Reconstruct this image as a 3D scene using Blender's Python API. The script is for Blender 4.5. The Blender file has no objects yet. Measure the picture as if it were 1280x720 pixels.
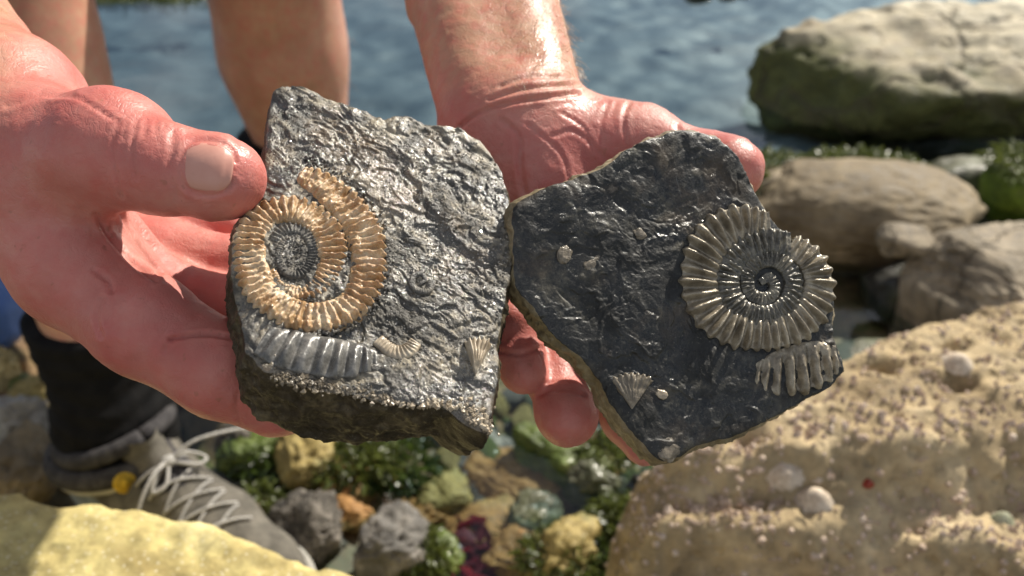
import bpy, bmesh, math, random
import numpy as np
from mathutils import Vector

random.seed(7)
np.random.seed(7)
R = math.radians

# ------------------------------------------------------------------ camera
CAMZ = 0.58
PITCH = R(33.0)
FPX = 640.0 / math.tan(R(30.0))
CAM = np.array([0.0, 0.0, CAMZ])
FW = np.array([0.0, math.cos(PITCH), -math.sin(PITCH)])
UP = np.array([0.0, math.sin(PITCH), math.cos(PITCH)])
RT = np.array([1.0, 0.0, 0.0])

scene = bpy.context.scene
COL = scene.collection
cam_data = bpy.data.cameras.new('camera')
cam = bpy.data.objects.new('camera', cam_data)
COL.objects.link(cam)
cam.location = CAM
cam.rotation_euler = (math.pi / 2 - PITCH, 0, 0)
cam_data.sensor_width = 36.0
cam_data.lens = 18.0 / math.tan(R(30.0))
cam_data.clip_start = 0.01
cam_data.clip_end = 500.0
cam_data.dof.use_dof = True
cam_data.dof.focus_distance = 0.253
cam_data.dof.aperture_fstop = 12.5
scene.camera = cam

# ------------------------------------------------------------------ light
SUN_AZ, SUN_EL = R(39.0), R(40.0)
SUN = Vector((math.sin(SUN_AZ) * math.cos(SUN_EL), math.cos(SUN_AZ) * math.cos(SUN_EL), math.sin(SUN_EL)))
world = bpy.data.worlds.new('World')
scene.world = world
world.use_nodes = True
wt = world.node_tree
wt.nodes.clear()
wo = wt.nodes.new('ShaderNodeOutputWorld')
wb = wt.nodes.new('ShaderNodeBackground')
wb.inputs['Strength'].default_value = 0.05
sky = wt.nodes.new('ShaderNodeTexSky')
sky.sky_type = 'NISHITA'
sky.sun_disc = False
sky.sun_elevation = SUN_EL
sky.sun_rotation = SUN_AZ
sky.air_density = 1.0
sky.dust_density = 0.3
# scattered clouds all over the sky
tc = wt.nodes.new('ShaderNodeTexCoord')
mp = wt.nodes.new('ShaderNodeMapping')
mp.inputs['Scale'].default_value = (1.0, 1.0, 2.6)
mp.inputs['Location'].default_value = (4.4, 10.7, 5.5)
wt.links.new(tc.outputs['Generated'], mp.inputs['Vector'])
nz = wt.nodes.new('ShaderNodeTexNoise')
nz.inputs['Scale'].default_value = 1.7
nz.inputs['Detail'].default_value = 6.0
nz.inputs['Roughness'].default_value = 0.55
wt.links.new(mp.outputs['Vector'], nz.inputs['Vector'])
rp = wt.nodes.new('ShaderNodeValToRGB')
rp.color_ramp.elements[0].position = 0.49
rp.color_ramp.elements[0].color = (0, 0, 0, 1)
rp.color_ramp.elements[1].position = 0.62
rp.color_ramp.elements[1].color = (1, 1, 1, 1)
wt.links.new(nz.outputs['Fac'], rp.inputs['Fac'])
mx = wt.nodes.new('ShaderNodeMixRGB')
mx.inputs['Color2'].default_value = (17.0, 16.9, 16.8, 1)
wt.links.new(rp.outputs['Color'], mx.inputs['Fac'])
wt.links.new(sky.outputs['Color'], mx.inputs['Color1'])
wt.links.new(mx.outputs['Color'], wb.inputs['Color'])
wt.links.new(wb.outputs['Background'], wo.inputs['Surface'])

sl = bpy.data.lights.new('sun', 'SUN')
sl.energy = 5.0
sl.angle = R(0.53)
sl.color = (1.0, 0.93, 0.81)
so = bpy.data.objects.new('sun', sl)
COL.objects.link(so)
so.rotation_euler = (-SUN).to_track_quat('-Z', 'Y').to_euler()
so.location = (3, 3, 4)

scene.view_settings.view_transform = 'Standard'
scene.view_settings.look = 'None'
scene.view_settings.exposure = 0.6
scene.view_settings.gamma = 1.0
scene.view_settings.use_curve_mapping = False
try:
    scene.cycles.use_denoising = True
except Exception:
    pass

# ------------------------------------------------------------------ helpers: space
def U(px, py, d):
    """point seen at pixel (1280x720) at depth d (m) along the view axis"""
    return CAM + d * (FW + RT * (px - 640) / FPX + UP * (360 - py) / FPX)

def G(px, py, z):
    v = FW + RT * (px - 640) / FPX + UP * (360 - py) / FPX
    return CAM + v * ((z - CAMZ) / v[2])

def project(P):
    r = P - CAM
    d = r @ FW
    return 640 + FPX * (r @ RT) / d, 360 - FPX * (r @ UP) / d, d

# ------------------------------------------------------------------ helpers: noise
_RS = np.random.RandomState(1234)
_PERM = _RS.permutation(4096).astype(np.int32)
_GR = _RS.normal(size=(4096, 3)).astype(np.float32)
_GR /= np.linalg.norm(_GR, axis=1)[:, None]
_ROT = np.linalg.qr(_RS.normal(size=(3, 3)))[0]

def vnoise(P, seed=0):
    """gradient noise, about -1..1"""
    P = np.asarray(P, np.float64)
    I = np.floor(P).astype(np.int32)
    F = (P - I).astype(np.float32)
    W = F * F * F * (F * (F * 6 - 15) + 10)
    o = np.zeros(len(P), np.float32)
    s0 = np.int32((seed * 7919 + 11) & 4095)
    px = [_PERM[(I[:, 0] + a + s0) & 4095] for a in (0, 1)]
    for a in (0, 1):
        wa = W[:, 0] if a else 1 - W[:, 0]
        for b in (0, 1):
            wab = wa * (W[:, 1] if b else 1 - W[:, 1])
            pxy = _PERM[(px[a] + I[:, 1] + b) & 4095]
            for c in (0, 1):
                g = _GR[_PERM[(pxy + I[:, 2] + c) & 4095]]
                w = wab * (W[:, 2] if c else 1 - W[:, 2])
                o += w * (g[:, 0] * (F[:, 0] - a) + g[:, 1] * (F[:, 1] - b) + g[:, 2] * (F[:, 2] - c))
    return np.clip(o * 1.7, -1, 1)

def fbm(P, scale, octaves=4, seed=0, gain=0.5, ridged=False):
    P = (np.asarray(P, float) / scale) @ _ROT
    o, a, s = 0.0, 1.0, 0.0
    for i in range(octaves):
        n = vnoise(P + 17.3 * i, seed + i)
        if ridged:
            n = 1 - 2.6 * np.abs(n)
        o = o + a * n
        s += a
        a *= gain
        P = (P * 2.03) @ _ROT
    return o / s

def sstep(a, b, x):
    t = np.clip((x - a) / (b - a), 0, 1)
    return t * t * (3 - 2 * t)

# ------------------------------------------------------------------ helpers: objects
def tag(o, label=None, cat=None, group=None, kind=None):
    if label: o['label'] = label
    if cat: o['category'] = cat
    if group: o['group'] = group
    if kind: o['kind'] = kind
    return o

def empty(name, loc=(0, 0, 0), rz=0.0):
    o = bpy.data.objects.new(name, None)
    o.empty_display_size = 0.02
    o.location = loc
    o.rotation_euler = (0, 0, rz)
    COL.objects.link(o)
    return o

def mesh_obj(name, V, F, mat, parent=None, smooth=True, origin=None, mats=None, midx=None):
    """V world coords (or parent-local if parent has a transform and origin is None)"""
    V = np.asarray(V, float)
    me = bpy.data.meshes.new(name)
    if origin is not None:
        V = V - np.asarray(origin)
    if isinstance(F, np.ndarray):
        nv, nf, k = len(V), len(F), F.shape[1]
        me.vertices.add(nv)
        me.vertices.foreach_set('co', V.astype(np.float32).ravel())
        me.loops.add(nf * k)
        me.loops.foreach_set('vertex_index', F.astype(np.int32).ravel())
        me.polygons.add(nf)
        me.polygons.foreach_set('loop_start', np.arange(0, nf * k, k, dtype=np.int32))
        me.polygons.foreach_set('loop_total', np.full(nf, k, dtype=np.int32))
        me.update(calc_edges=True)
        me.validate()
    else:
        me.from_pydata([tuple(v) for v in V], [], F)
        me.update()
    if mats:
        for m in mats: me.materials.append(m)
        if midx is not None:
            me.polygons.foreach_set('material_index', np.asarray(midx, dtype=np.int32))
    elif mat:
        me.materials.append(mat)
    me.polygons.foreach_set('use_smooth', np.full(len(me.polygons), smooth, dtype=bool))
    o = bpy.data.objects.new(name, me)
    if origin is not None:
        o.location = origin
    COL.objects.link(o)
    if parent is not None:
        o.parent = parent
    return o

def base_origin(V):
    return np.array([V[:, 0].mean(), V[:, 1].mean(), V[:, 2].min()])

def grid_faces(nu, nv, wrap_u=False, wrap_v=False):
    iu = np.arange(nu if wrap_u else nu - 1)
    iv = np.arange(nv if wrap_v else nv - 1)
    a, b = np.meshgrid(iu, iv, indexing='ij')
    a, b = a.ravel(), b.ravel()
    a1, b1 = (a + 1) % nu, (b + 1) % nv
    return np.stack([a * nv + b, a1 * nv + b, a1 * nv + b1, a * nv + b1], 1)

def merge(parts):
    Vs, Fs, n = [], [], 0
    for V, F in parts:
        Vs.append(V); Fs.append(F + n); n += len(V)
    return np.concatenate(Vs), np.concatenate(Fs)

def catmull(P, n):
    P = np.asarray(P, float)
    Q = np.vstack([2 * P[0] - P[1], P, 2 * P[-1] - P[-2]])
    out = []
    ts = np.linspace(0, len(P) - 1, n)
    i = np.minimum(ts.astype(int), len(P) - 2)
    t = (ts - i)[:, None]
    p0, p1, p2, p3 = Q[i], Q[i + 1], Q[i + 2], Q[i + 3]
    return 0.5 * (2 * p1 + (p2 - p0) * t + (2 * p0 - 5 * p1 + 4 * p2 - p3) * t ** 2 + (3 * p1 - p0 - 3 * p2 + p3) * t ** 3)

def tube(path, rad, sides=8):
    """quads of a tube along path (n,3); rad scalar or (n,); tapered closed ends"""
    P = np.asarray(path, float)
    n = len(P)
    rad = np.broadcast_to(np.asarray(rad, float), (n,)).copy()
    P = np.vstack([P[:1], P, P[-1:]])
    rad = np.concatenate([[rad[0] * 0.02], rad, [rad[-1] * 0.02]])
    T = np.gradient(P, axis=0)
    T[0], T[-1] = T[1], T[-2]
    T /= np.linalg.norm(T, axis=1)[:, None] + 1e-12
    ref = np.array([0.0, 0.0, 1.0]) if abs(T[:, 2]).mean() < 0.8 else np.array([1.0, 0, 0])
    A = np.cross(T, ref); A /= np.linalg.norm(A, axis=1)[:, None] + 1e-12
    B = np.cross(T, A)
    th = np.arange(sides) * 2 * math.pi / sides
    V = P[:, None, :] + rad[:, None, None] * (np.cos(th)[None, :, None] * A[:, None, :] + np.sin(th)[None, :, None] * B[:, None, :])
    return V.reshape(-1, 3), grid_faces(n + 2, sides, wrap_v=True)

# ------------------------------------------------------------------ helpers: signed distance meshes
def smin(a, b, k):
    h = np.clip(0.5 + 0.5 * (b - a) / k, 0, 1)
    return b + (a - b) * h - k * h * (1 - h)

def cone(P, a, b, ra, rb):
    a = np.asarray(a, P.dtype); b = np.asarray(b, P.dtype)
    ba = b - a
    t = np.clip(((P - a) @ ba) / max(float(ba @ ba), 1e-12), 0, 1)
    q = P - a - t[:, None] * ba
    return np.sqrt(np.einsum('ij,ij->i', q, q)) - (ra + (rb - ra) * t)

def chain(P, pts, rads, k=0.003):
    d = None
    for i in range(len(pts) - 1):
        c = cone(P, pts[i], pts[i + 1], rads[i], rads[i + 1])
        d = c if d is None else smin(d, c, k)
    return d

def ellip(P, c, r):
    q = (P - np.asarray(c, P.dtype)) / np.asarray(r, P.dtype)
    k0 = np.sqrt((q * q).sum(1)) + 1e-9
    q2 = q / np.asarray(r, P.dtype)
    k1 = np.sqrt((q2 * q2).sum(1)) + 1e-9
    return k0 * (k0 - 1) / k1

def sdf_mesh(f, lo, hi, h, newton=2):
    lo = np.asarray(lo, float); hi = np.asarray(hi, float)
    B = 8
    n = (np.ceil((hi - lo) / h / B).astype(int)) * B
    nb = n // B
    off = np.stack(np.meshgrid(*[np.arange(B)] * 3, indexing='ij'), -1).reshape(-1, 3)
    bi = np.stack(np.meshgrid(*[np.arange(k) for k in nb], indexing='ij'), -1).reshape(-1, 3)
    cen = (lo + h * (bi * B + (B - 1) / 2)).astype(np.float32)
    dc = np.concatenate([f(cen[i:i + 400000]) for i in range(0, len(cen), 400000)])
    V = np.empty((nb[0], nb[1], nb[2], B, B, B), np.float32)
    V.reshape(len(bi), -1)[:] = np.where(dc < 0, -1.0, 1.0)[:, None]
    need = np.where(np.abs(dc) < h * B * 1.15)[0]
    Vf = V.reshape(len(bi), -1)
    for i in range(0, len(need), 1200):
        k = need[i:i + 1200]
        P = (lo + h * (bi[k][:, None, :] * B + off[None])).reshape(-1, 3).astype(np.float32)
        Vf[k] = f(P).reshape(len(k), -1)
    V = V.transpose(0, 3, 1, 4, 2, 5).reshape(tuple(n))
    S = V < 0
    c = np.zeros(tuple(n - 1), np.int8)
    for a in (0, 1):
        for b in (0, 1):
            for d in (0, 1):
                c += S[a:n[0] - 1 + a, b:n[1] - 1 + b, d:n[2] - 1 + d]
    act = np.argwhere((c > 0) & (c < 8))
    idx = np.full(tuple(n - 1), -1, np.int64)
    idx[act[:, 0], act[:, 1], act[:, 2]] = np.arange(len(act))
    acc = np.zeros((len(act), 3)); cnt = np.zeros(len(act))
    corners = [(a, b, d) for a in (0, 1) for b in (0, 1) for d in (0, 1)]
    for i, p in enumerate(corners):
        for q in corners[i + 1:]:
            df = [abs(p[t] - q[t]) for t in range(3)]
            if sum(df) != 1: continue
            va = V[act[:, 0] + p[0], act[:, 1] + p[1], act[:, 2] + p[2]]
            vb = V[act[:, 0] + q[0], act[:, 1] + q[1], act[:, 2] + q[2]]
            m = (va < 0) != (vb < 0)
            t = np.where(m, va / (va - vb + (va == vb)), 0)
            for x in range(3):
                acc[m, x] += p[x] + (q[x] - p[x]) * t[m]
            cnt[m] += 1
    W = lo + h * (act + acc / np.maximum(cnt, 1)[:, None])
    faces = []
    for x in range(3):
        y, z = (x + 1) % 3, (x + 2) % 3
        sl0 = [slice(None)] * 3; sl1 = [slice(None)] * 3
        sl0[x] = slice(0, n[x] - 1); sl1[x] = slice(1, n[x])
        for t in (y, z):
            sl0[t] = slice(1, n[t] - 1); sl1[t] = slice(1, n[t] - 1)
        A, B = S[tuple(sl0)], S[tuple(sl1)]
        e = np.argwhere(A != B)
        flip = A[e[:, 0], e[:, 1], e[:, 2]]
        off = np.zeros(3, int); off[y] = 1; off[z] = 1
        e = e + off
        def cell(dy, dz):
            q = e.copy(); q[:, y] -= dy; q[:, z] -= dz
            return idx[q[:, 0], q[:, 1], q[:, 2]]
        Q = np.stack([cell(1, 1), cell(0, 1), cell(0, 0), cell(1, 0)], 1)
        Q[~flip] = Q[~flip][:, ::-1]
        faces.append(Q)
    F = np.concatenate(faces)
    F = F[(F >= 0).all(1)]
    for _ in range(newton):
        g, d0 = sdf_grad(f, W, h * 0.3)
        g /= np.linalg.norm(g, axis=1)[:, None] + 1e-9
        W = W - g * np.clip(d0, -h, h)[:, None] * 0.9
    return W, F

def sdf_grad(f, W, e):
    W = W.astype(np.float64)
    d0 = f(W)
    g = np.empty_like(W)
    for i in range(3):
        o = np.zeros(3); o[i] = e
        g[:, i] = (f(W + o) - f(W - o)) / (2 * e)
    return g, d0

def vnormals(V, F):
    a = V[F[:, 2]] - V[F[:, 0]]
    b = V[F[:, 3]] - V[F[:, 1]]
    fn = np.cross(a, b)
    N = np.zeros_like(V)
    for i in range(4):
        np.add.at(N, F[:, i], fn)
    return N / (np.linalg.norm(N, axis=1)[:, None] + 1e-15)

# ------------------------------------------------------------------ helpers: materials
class Mat:
    def __init__(s, name):
        s.m = bpy.data.materials.new(name)
        s.m.use_nodes = True
        s.t = s.m.node_tree
        s.t.nodes.clear()
        s.out = s.t.nodes.new('ShaderNodeOutputMaterial')
        s.tc = s.t.nodes.new('ShaderNodeTexCoord')
    def n(s, typ, **kw):
        nd = s.t.nodes.new('ShaderNode' + typ)
        for k, v in kw.items():
            if k in ('operation', 'blend_type', 'feature', 'distance', 'noise_dimensions', 'data_type', 'attribute_name', 'normalize', 'wave_type', 'bands_direction', 'invert', 'clamp', 'mode'):
                setattr(nd, k, v)
            else:
                key = int(k[1:]) if k[0] == 'i' and k[1:].isdigit() else k.replace('_', ' ')
                s.set(nd.inputs[key], v)
        return nd
    def set(s, inp, v):
        if isinstance(v, bpy.types.NodeSocket):
            s.t.links.new(v, inp)
        elif isinstance(v, (tuple, list)) and inp.type == 'RGBA' and len(v) == 3:
            inp.default_value = (*v, 1)
        else:
            inp.default_value = v
    def noise(s, scale, detail=5, rough=0.55, dist=0.0, vec=None):
        return s.n('TexNoise', Vector=vec or s.tc.outputs['Object'], Scale=scale, Detail=detail, Roughness=rough, Distortion=dist).outputs['Fac']
    def voro(s, scale, feature='F1', rand=1.0, vec=None, out='Distance'):
        return s.n('TexVoronoi', feature=feature, Vector=vec or s.tc.outputs['Object'], Scale=scale, Randomness=rand).outputs[out]
    def ramp(s, fac, stops):
        r = s.t.nodes.new('ShaderNodeValToRGB')
        e = r.color_ramp.elements
        while len(e) < len(stops): e.new(0.5)
        for el, (p, c) in zip(e, stops):
            el.position = p
            el.color = (*c, 1) if isinstance(c, (tuple, list)) else (c, c, c, 1)
        s.set(r.inputs['Fac'], fac)
        return r.outputs['Color']
    def mix(s, fac, a, b, blend='MIX'):
        m = s.t.nodes.new('ShaderNodeMixRGB'); m.blend_type = blend
        s.set(m.inputs['Fac'], fac); s.set(m.inputs['Color1'], a); s.set(m.inputs['Color2'], b)
        return m.outputs['Color']
    def math(s, op, a, b=0.0, c=None):
        m = s.t.nodes.new('ShaderNodeMath'); m.operation = op
        s.set(m.inputs[0], a); s.set(m.inputs[1], b)
        if c is not None: s.set(m.inputs[2], c)
        return m.outputs[0]
    def bump(s, h, strength=0.5, dist=0.001, normal=None):
        b = s.t.nodes.new('ShaderNodeBump')
        b.inputs['Strength'].default_value = strength
        b.inputs['Distance'].default_value = dist
        s.set(b.inputs['Height'], h)
        if normal is not None: s.set(b.inputs['Normal'], normal)
        return b.outputs['Normal']
    def attr(s, name):
        a = s.t.nodes.new('ShaderNodeAttribute'); a.attribute_name = name
        return a.outputs['Fac']
    def principled(s, **kw):
        p = s.t.nodes.new('ShaderNodeBsdfPrincipled')
        for k, v in kw.items():
            s.set(p.inputs[k.replace('_', ' ')], v)
        s.t.links.new(p.outputs[0], s.out.inputs['Surface'])
        return p

def rock_mat(name, c1, c2, c3, scale=14.0, bump=0.6, bdist=0.004, rough=0.8, algae=None, algae_z=None, algae_cover=0.5, wet=0.0, speck=None, pits=0.0, cracks=0.0):
    """weathered shore rock: three tones, fine grain, optional algae film on top or below a level"""
    m = Mat(name)
    n1 = m.noise(scale, 8, 0.62)
    n2 = m.noise(scale * 6, 6, 0.6)
    col = m.ramp(n1, [(0.3, c1), (0.52, c2), (0.72, c3)])
    col = m.mix(0.55, col, m.ramp(n2, [(0.3, 0.25), (0.7, 0.85)]), 'OVERLAY')
    if speck:
        v = m.voro(scale * 14)
        col = m.mix(m.ramp(v, [(0.1, 0.8), (0.28, 0.0)]), col, speck)
    roughv = m.ramp(n2, [(0.3, max(rough - 0.2, 0.05)), (0.7, min(rough + 0.1, 1))])
    if algae:
        an = m.noise(scale * 0.9, 6, 0.6, vec=m.tc.outputs['Object'])
        if algae_z is not None:
            sep = m.n('SeparateXYZ', Vector=m.tc.outputs['Object']).outputs['Z']
            f = m.math('ADD', m.math('MULTIPLY', m.math('SUBTRACT', algae_z, sep), 9.0), an)
            fac = m.ramp(f, [(0.45, 0.0), (0.75, 1.0)])
        else:
            fac = m.ramp(an, [(1 - algae_cover - 0.08, 0.0), (1 - algae_cover + 0.12, 1.0)])
        acol = m.ramp(n2, [(0.3, tuple(x * 0.45 for x in algae)), (0.7, algae)])
        col = m.mix(fac, col, acol)
    h = m.math('ADD', m.math('MULTIPLY', n1, 0.7), m.math('MULTIPLY', n2, 0.45))
    h = m.math('ADD', h, m.math('MULTIPLY', m.noise(scale * 25, 3, 0.6), 0.15))
    if pits:
        pv = m.voro(scale * 4.5, vec=m.tc.outputs['Object'])
        pr = m.ramp(pv, [(0.08, 0.0), (0.3, 1.0)])
        h = m.math('ADD', h, m.math('MULTIPLY', pr, pits))
    if cracks:
        cv = m.n('TexVoronoi', feature='DISTANCE_TO_EDGE', Vector=m.mix(0.06, m.tc.outputs['Object'], m.n('TexNoise', Vector=m.tc.outputs['Object'], Scale=scale * 2, Detail=4).outputs['Color']), Scale=scale * cracks).outputs['Distance']
        cr = m.ramp(cv, [(0.0, 0.0), (0.035, 1.0)])
        h = m.math('ADD', h, m.math('MULTIPLY', cr, 0.5))
        col = m.mix(m.math('MULTIPLY', m.math('SUBTRACT', 1.0, cr), 0.55), col, tuple(x * 0.3 for x in c1))
    nrm = m.bump(h, bump, bdist)
    m.principled(Base_Color=col, Roughness=roughv, Normal=nrm, Specular_IOR_Level=0.2 + 0.4 * wet, Coat_Weight=wet, Coat_Roughness=0.12)
    return m.m

# ================================================================== SETTING
M = {}
def seabed_mat():
    m = Mat('seabed_stone')
    n1 = m.noise(9, 8, 0.62); n2 = m.noise(55, 6, 0.6)
    near = m.ramp(n1, [(0.3, (0.05, 0.032, 0.018)), (0.48, (0.16, 0.095, 0.042)), (0.68, (0.33, 0.22, 0.11))])
    near = m.mix(m.ramp(m.noise(14, 6, 0.6), [(0.50, 0.0), (0.64, 0.9)]), near, (0.07, 0.085, 0.016))
    near = m.mix(m.ramp(m.noise(30, 5, 0.6), [(0.60, 0.0), (0.70, 0.8)]), near, (0.03, 0.022, 0.026))
    far = m.ramp(n1, [(0.3, (0.060, 0.080, 0.098)), (0.7, (0.095, 0.118, 0.135))])  # blue-grey puts light scattered by the far water into the bed colour
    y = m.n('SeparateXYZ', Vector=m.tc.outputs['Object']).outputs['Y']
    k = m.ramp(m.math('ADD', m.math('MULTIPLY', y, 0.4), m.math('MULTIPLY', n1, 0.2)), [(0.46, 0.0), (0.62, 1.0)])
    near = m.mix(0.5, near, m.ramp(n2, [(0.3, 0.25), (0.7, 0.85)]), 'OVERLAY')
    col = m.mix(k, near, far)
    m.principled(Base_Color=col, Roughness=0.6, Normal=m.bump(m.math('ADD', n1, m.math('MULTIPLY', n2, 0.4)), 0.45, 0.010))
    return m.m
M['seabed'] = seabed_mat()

def axis(lo, hi, step, far):
    inner = np.arange(lo, hi + 1e-6, step)
    e, s, x = [], step, hi
    while x < far:
        s *= 1.35; x += s; e.append(x)
    e2, s, x = [], step, lo
    while x > -far:
        s *= 1.35; x -= s; e2.append(x)
    return np.array(e2[::-1] + list(inner) + e)

def bed_height(x, y):
    P = np.stack([x, y, np.zeros_like(x)], 1)
    z = -0.038 - 0.09 * sstep(1.15, 2.6, y) + 0.034 * fbm(P, 0.13, 5, 3) + 0.02 * fbm(P, 0.5, 2, 9)
    m = np.exp(-(((x + 0.27) / 0.15) ** 4 + ((y - 0.46) / 0.16) ** 4))
    m = np.maximum(m, np.exp(-(((x + 0.21) / 0.11) ** 4 + ((y - 0.80) / 0.17) ** 4)))
    m2 = sstep(-0.34, -0.46, x) * sstep(0.98, 0.8, y)
    z = z * (1 - m) + m * (0.004 + 0.002 * fbm(P, 0.05, 2, 5))
    z = z * (1 - m2 * (1 - m)) + m2 * (1 - m) * (0.012 + 0.02 * fbm(P, 0.06, 3, 5))
    return z

ax_x = axis(-1.6, 1.9, 0.016, 140.0)
ax_y = axis(-0.5, 3.4, 0.016, 140.0)
gx, gy = np.meshgrid(ax_x, ax_y, indexing='ij')
bz = bed_height(gx.ravel(), gy.ravel())
V = np.stack([gx.ravel(), gy.ravel(), bz], 1)
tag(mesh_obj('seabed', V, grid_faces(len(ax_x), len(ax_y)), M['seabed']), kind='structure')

# water
m = Mat('sea_water')
wn = m.n('Mapping', Vector=m.tc.outputs['Object'], Scale=(1.0, 1.5, 1.0)).outputs[0]
h = m.math('ADD', m.math('MULTIPLY', m.noise(6.0, 3, 0.5, 0.4, vec=wn), 1.0), m.math('MULTIPLY', m.noise(45.0, 2, 0.5, 0.3, vec=wn), 0.12))
nrm = m.bump(h, 0.22, 0.005)
# the sheet has no thickness: the same reflectance from above and below, so that sunlight gets in
bf = m.n('NewGeometry').outputs['Backfacing']
ior = m.math('ADD', 1.33, m.math('MULTIPLY', bf, 1 / 1.33 - 1.33))
fr = m.n('Fresnel', IOR=ior, Normal=nrm).outputs[0]
gl = m.n('BsdfGlossy', Color=(1, 1, 1), Roughness=0.03, Normal=nrm).outputs[0]
tr = m.n('BsdfTransparent', Color=(0.70, 0.79, 0.80)).outputs[0]
ms = m.t.nodes.new('ShaderNodeMixShader')
m.set(ms.inputs[0], fr); m.set(ms.inputs[1], tr); m.set(ms.inputs[2], gl)
m.t.links.new(ms.outputs[0], m.out.inputs['Surface'])
wx = axis(-1.0, 1.5, 0.25, 139.0)
wy = axis(-0.4, 3.0, 0.25, 139.0)
gx, gy = np.meshgrid(wx, wy, indexing='ij')
V = np.stack([gx.ravel(), gy.ravel(), np.zeros(gx.size)], 1)
tag(mesh_obj('water', V, grid_faces(len(wx), len(wy)), m.m), kind='structure')

# ------------------------------------------------------------------ boulders
def ico(sub):
    bm = bmesh.new()
    bmesh.ops.create_icosphere(bm, subdivisions=sub, radius=1.0)
    V = np.array([v.co[:] for v in bm.verts])
    F = np.array([[v.index for v in f.verts] for f in bm.faces])
    bm.free()
    return V, F
ICO = {s: ico(s) for s in (3, 4, 5, 6)}

def boulder_geo(radii, seed=0, sub=5, box=0.7, cuts=7, rough=0.12, fine=0.03, rot=(0, 0, 0), cutlo=0.62, cutdepth=0.85):
    V, F = ICO[sub]
    V = np.sign(V) * np.abs(V) ** box
    V = V / np.linalg.norm(V, axis=1).max()
    rs = np.random.RandomState(seed)
    for i in range(cuts):
        nn = rs.normal(size=3); nn /= np.linalg.norm(nn)
        c = rs.uniform(cutlo, 0.9)
        d = V @ nn - c
        V = V - np.where(d > 0, d, 0)[:, None] * nn * cutdepth
    dirn = V / (np.linalg.norm(V, axis=1)[:, None] + 1e-9)
    d = rough * fbm(V, 0.7, 3, seed + 11) + fine * fbm(V, 0.16, 4, seed + 31, ridged=True)
    V = V + dirn * d[:, None]
    V = V * np.asarray(radii)
    for a, ang in enumerate(rot):
        c, s = math.cos(ang), math.sin(ang)
        i, j = [(1, 2), (2, 0), (0, 1)][a]
        W = V.copy()
        W[:, i] = c * V[:, i] - s * V[:, j]
        W[:, j] = s * V[:, i] + c * V[:, j]
        V = W
    return V, F

def boulder(name, center, radii, mat, label, cat='boulder', group=None, parent=None, **kw):
    V, F = boulder_geo(radii, **kw)
    o = mesh_obj(name, V, F, mat, parent)
    o.location = center
    if parent is None:
        tag(o, label, cat, group)
    return o

# far boulder: cream limestone top, algae covered overhanging face
M['limestone'] = rock_mat('cream_limestone', (0.22, 0.18, 0.12), (0.40, 0.35, 0.25), (0.55, 0.50, 0.39), scale=7, cracks=0.6, bump=0.8, bdist=0.012, rough=0.8, algae=(0.10, 0.105, 0.035), algae_z=0.112, pits=0.2)
def far_boulder():
    c = np.array([0.80, 1.40, 0.070])
    def f(P):
        q = P - c.astype(P.dtype)
        a = ellip(q, (0.10, 0.06, 0.0), (0.46, 0.21, 0.15))
        b = ellip(q, (-0.24, 0.03, 0.0), (0.19, 0.17, 0.12))
        d = smin(a, b, 0.05)
        # planed top rising to the back, near-vertical front that hangs over, pointed left end
        for nv, o in (((-0.06, -0.12, 0.99), 0.036), ((0.04, -0.93, -0.36), 0.085), ((-0.10, -0.62, -0.78), 0.095), ((-0.62, -0.40, 0.67), 0.150), ((-0.52, -0.80, -0.30), 0.24)):
            nv = np.array(nv); nv = nv / np.linalg.norm(nv)
            d = -smin(-d, -(q @ nv.astype(P.dtype) - o), 0.012)
        return d
    V, F = sdf_mesh(f, c - [0.5, 0.35, 0.2], c + [0.62, 0.5, 0.26], 0.0105, 1)
    N = vnormals(V, F)
    V = V + N * (0.014 * fbm(V, 0.17, 3, 2) + 0.018 * fbm(V * [0.8, 1, 2.4], 0.10, 5, 7, ridged=True))[:, None]
    o = mesh_obj('limestone_boulder', V, F, M['limestone'], origin=np.array([c[0], c[1], 0.0]))
    tag(o, 'large cream topped boulder with green algae face overhanging the dark water', 'boulder')
far_boulder()
# dark foot that the overhanging boulder rests on
M['darkrock'] = rock_mat('dark_wet_rock', (0.012, 0.012, 0.010), (0.030, 0.028, 0.022), (0.07, 0.06, 0.045), scale=14, bump=0.9, bdist=0.008, rough=0.5, wet=0.3, algae=(0.03, 0.045, 0.012), algae_cover=0.45)
M['olivewet'] = rock_mat('olive_wet_rock', (0.05, 0.05, 0.03), (0.10, 0.10, 0.06), (0.17, 0.16, 0.11), scale=14, bump=0.8, bdist=0.006, rough=0.5, wet=0.2, algae=(0.06, 0.085, 0.016), algae_cover=0.5)
boulder('submerged_rock', (0.86, 1.42, -0.06), (0.30, 0.16, 0.09), M['darkrock'], 'dark wet rock in the water under the large cream topped boulder', 'rock', seed=5)
boulder('pool_rock', (0.70, 1.20, -0.02), (0.10, 0.06, 0.05), M['olivewet'], 'olive wet rock in the water below the overhanging boulder', 'rock', seed=9, sub=4)
# stones poking out of the water far off
for i, (px, py, r) in enumerate([(872, -3, 0.030), (908, -4, 0.022), (930, -6, 0.016)]):
    g = G(px, py, 0)
    boulder('far_stone', (g[0], g[1], 0.0), (r * 1.3, r, r * 0.6), M['darkrock'], 'small dark stone just breaking the surface of the far water', 'stone', group='dark stones in the far water', seed=40 + i, sub=4)

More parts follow.
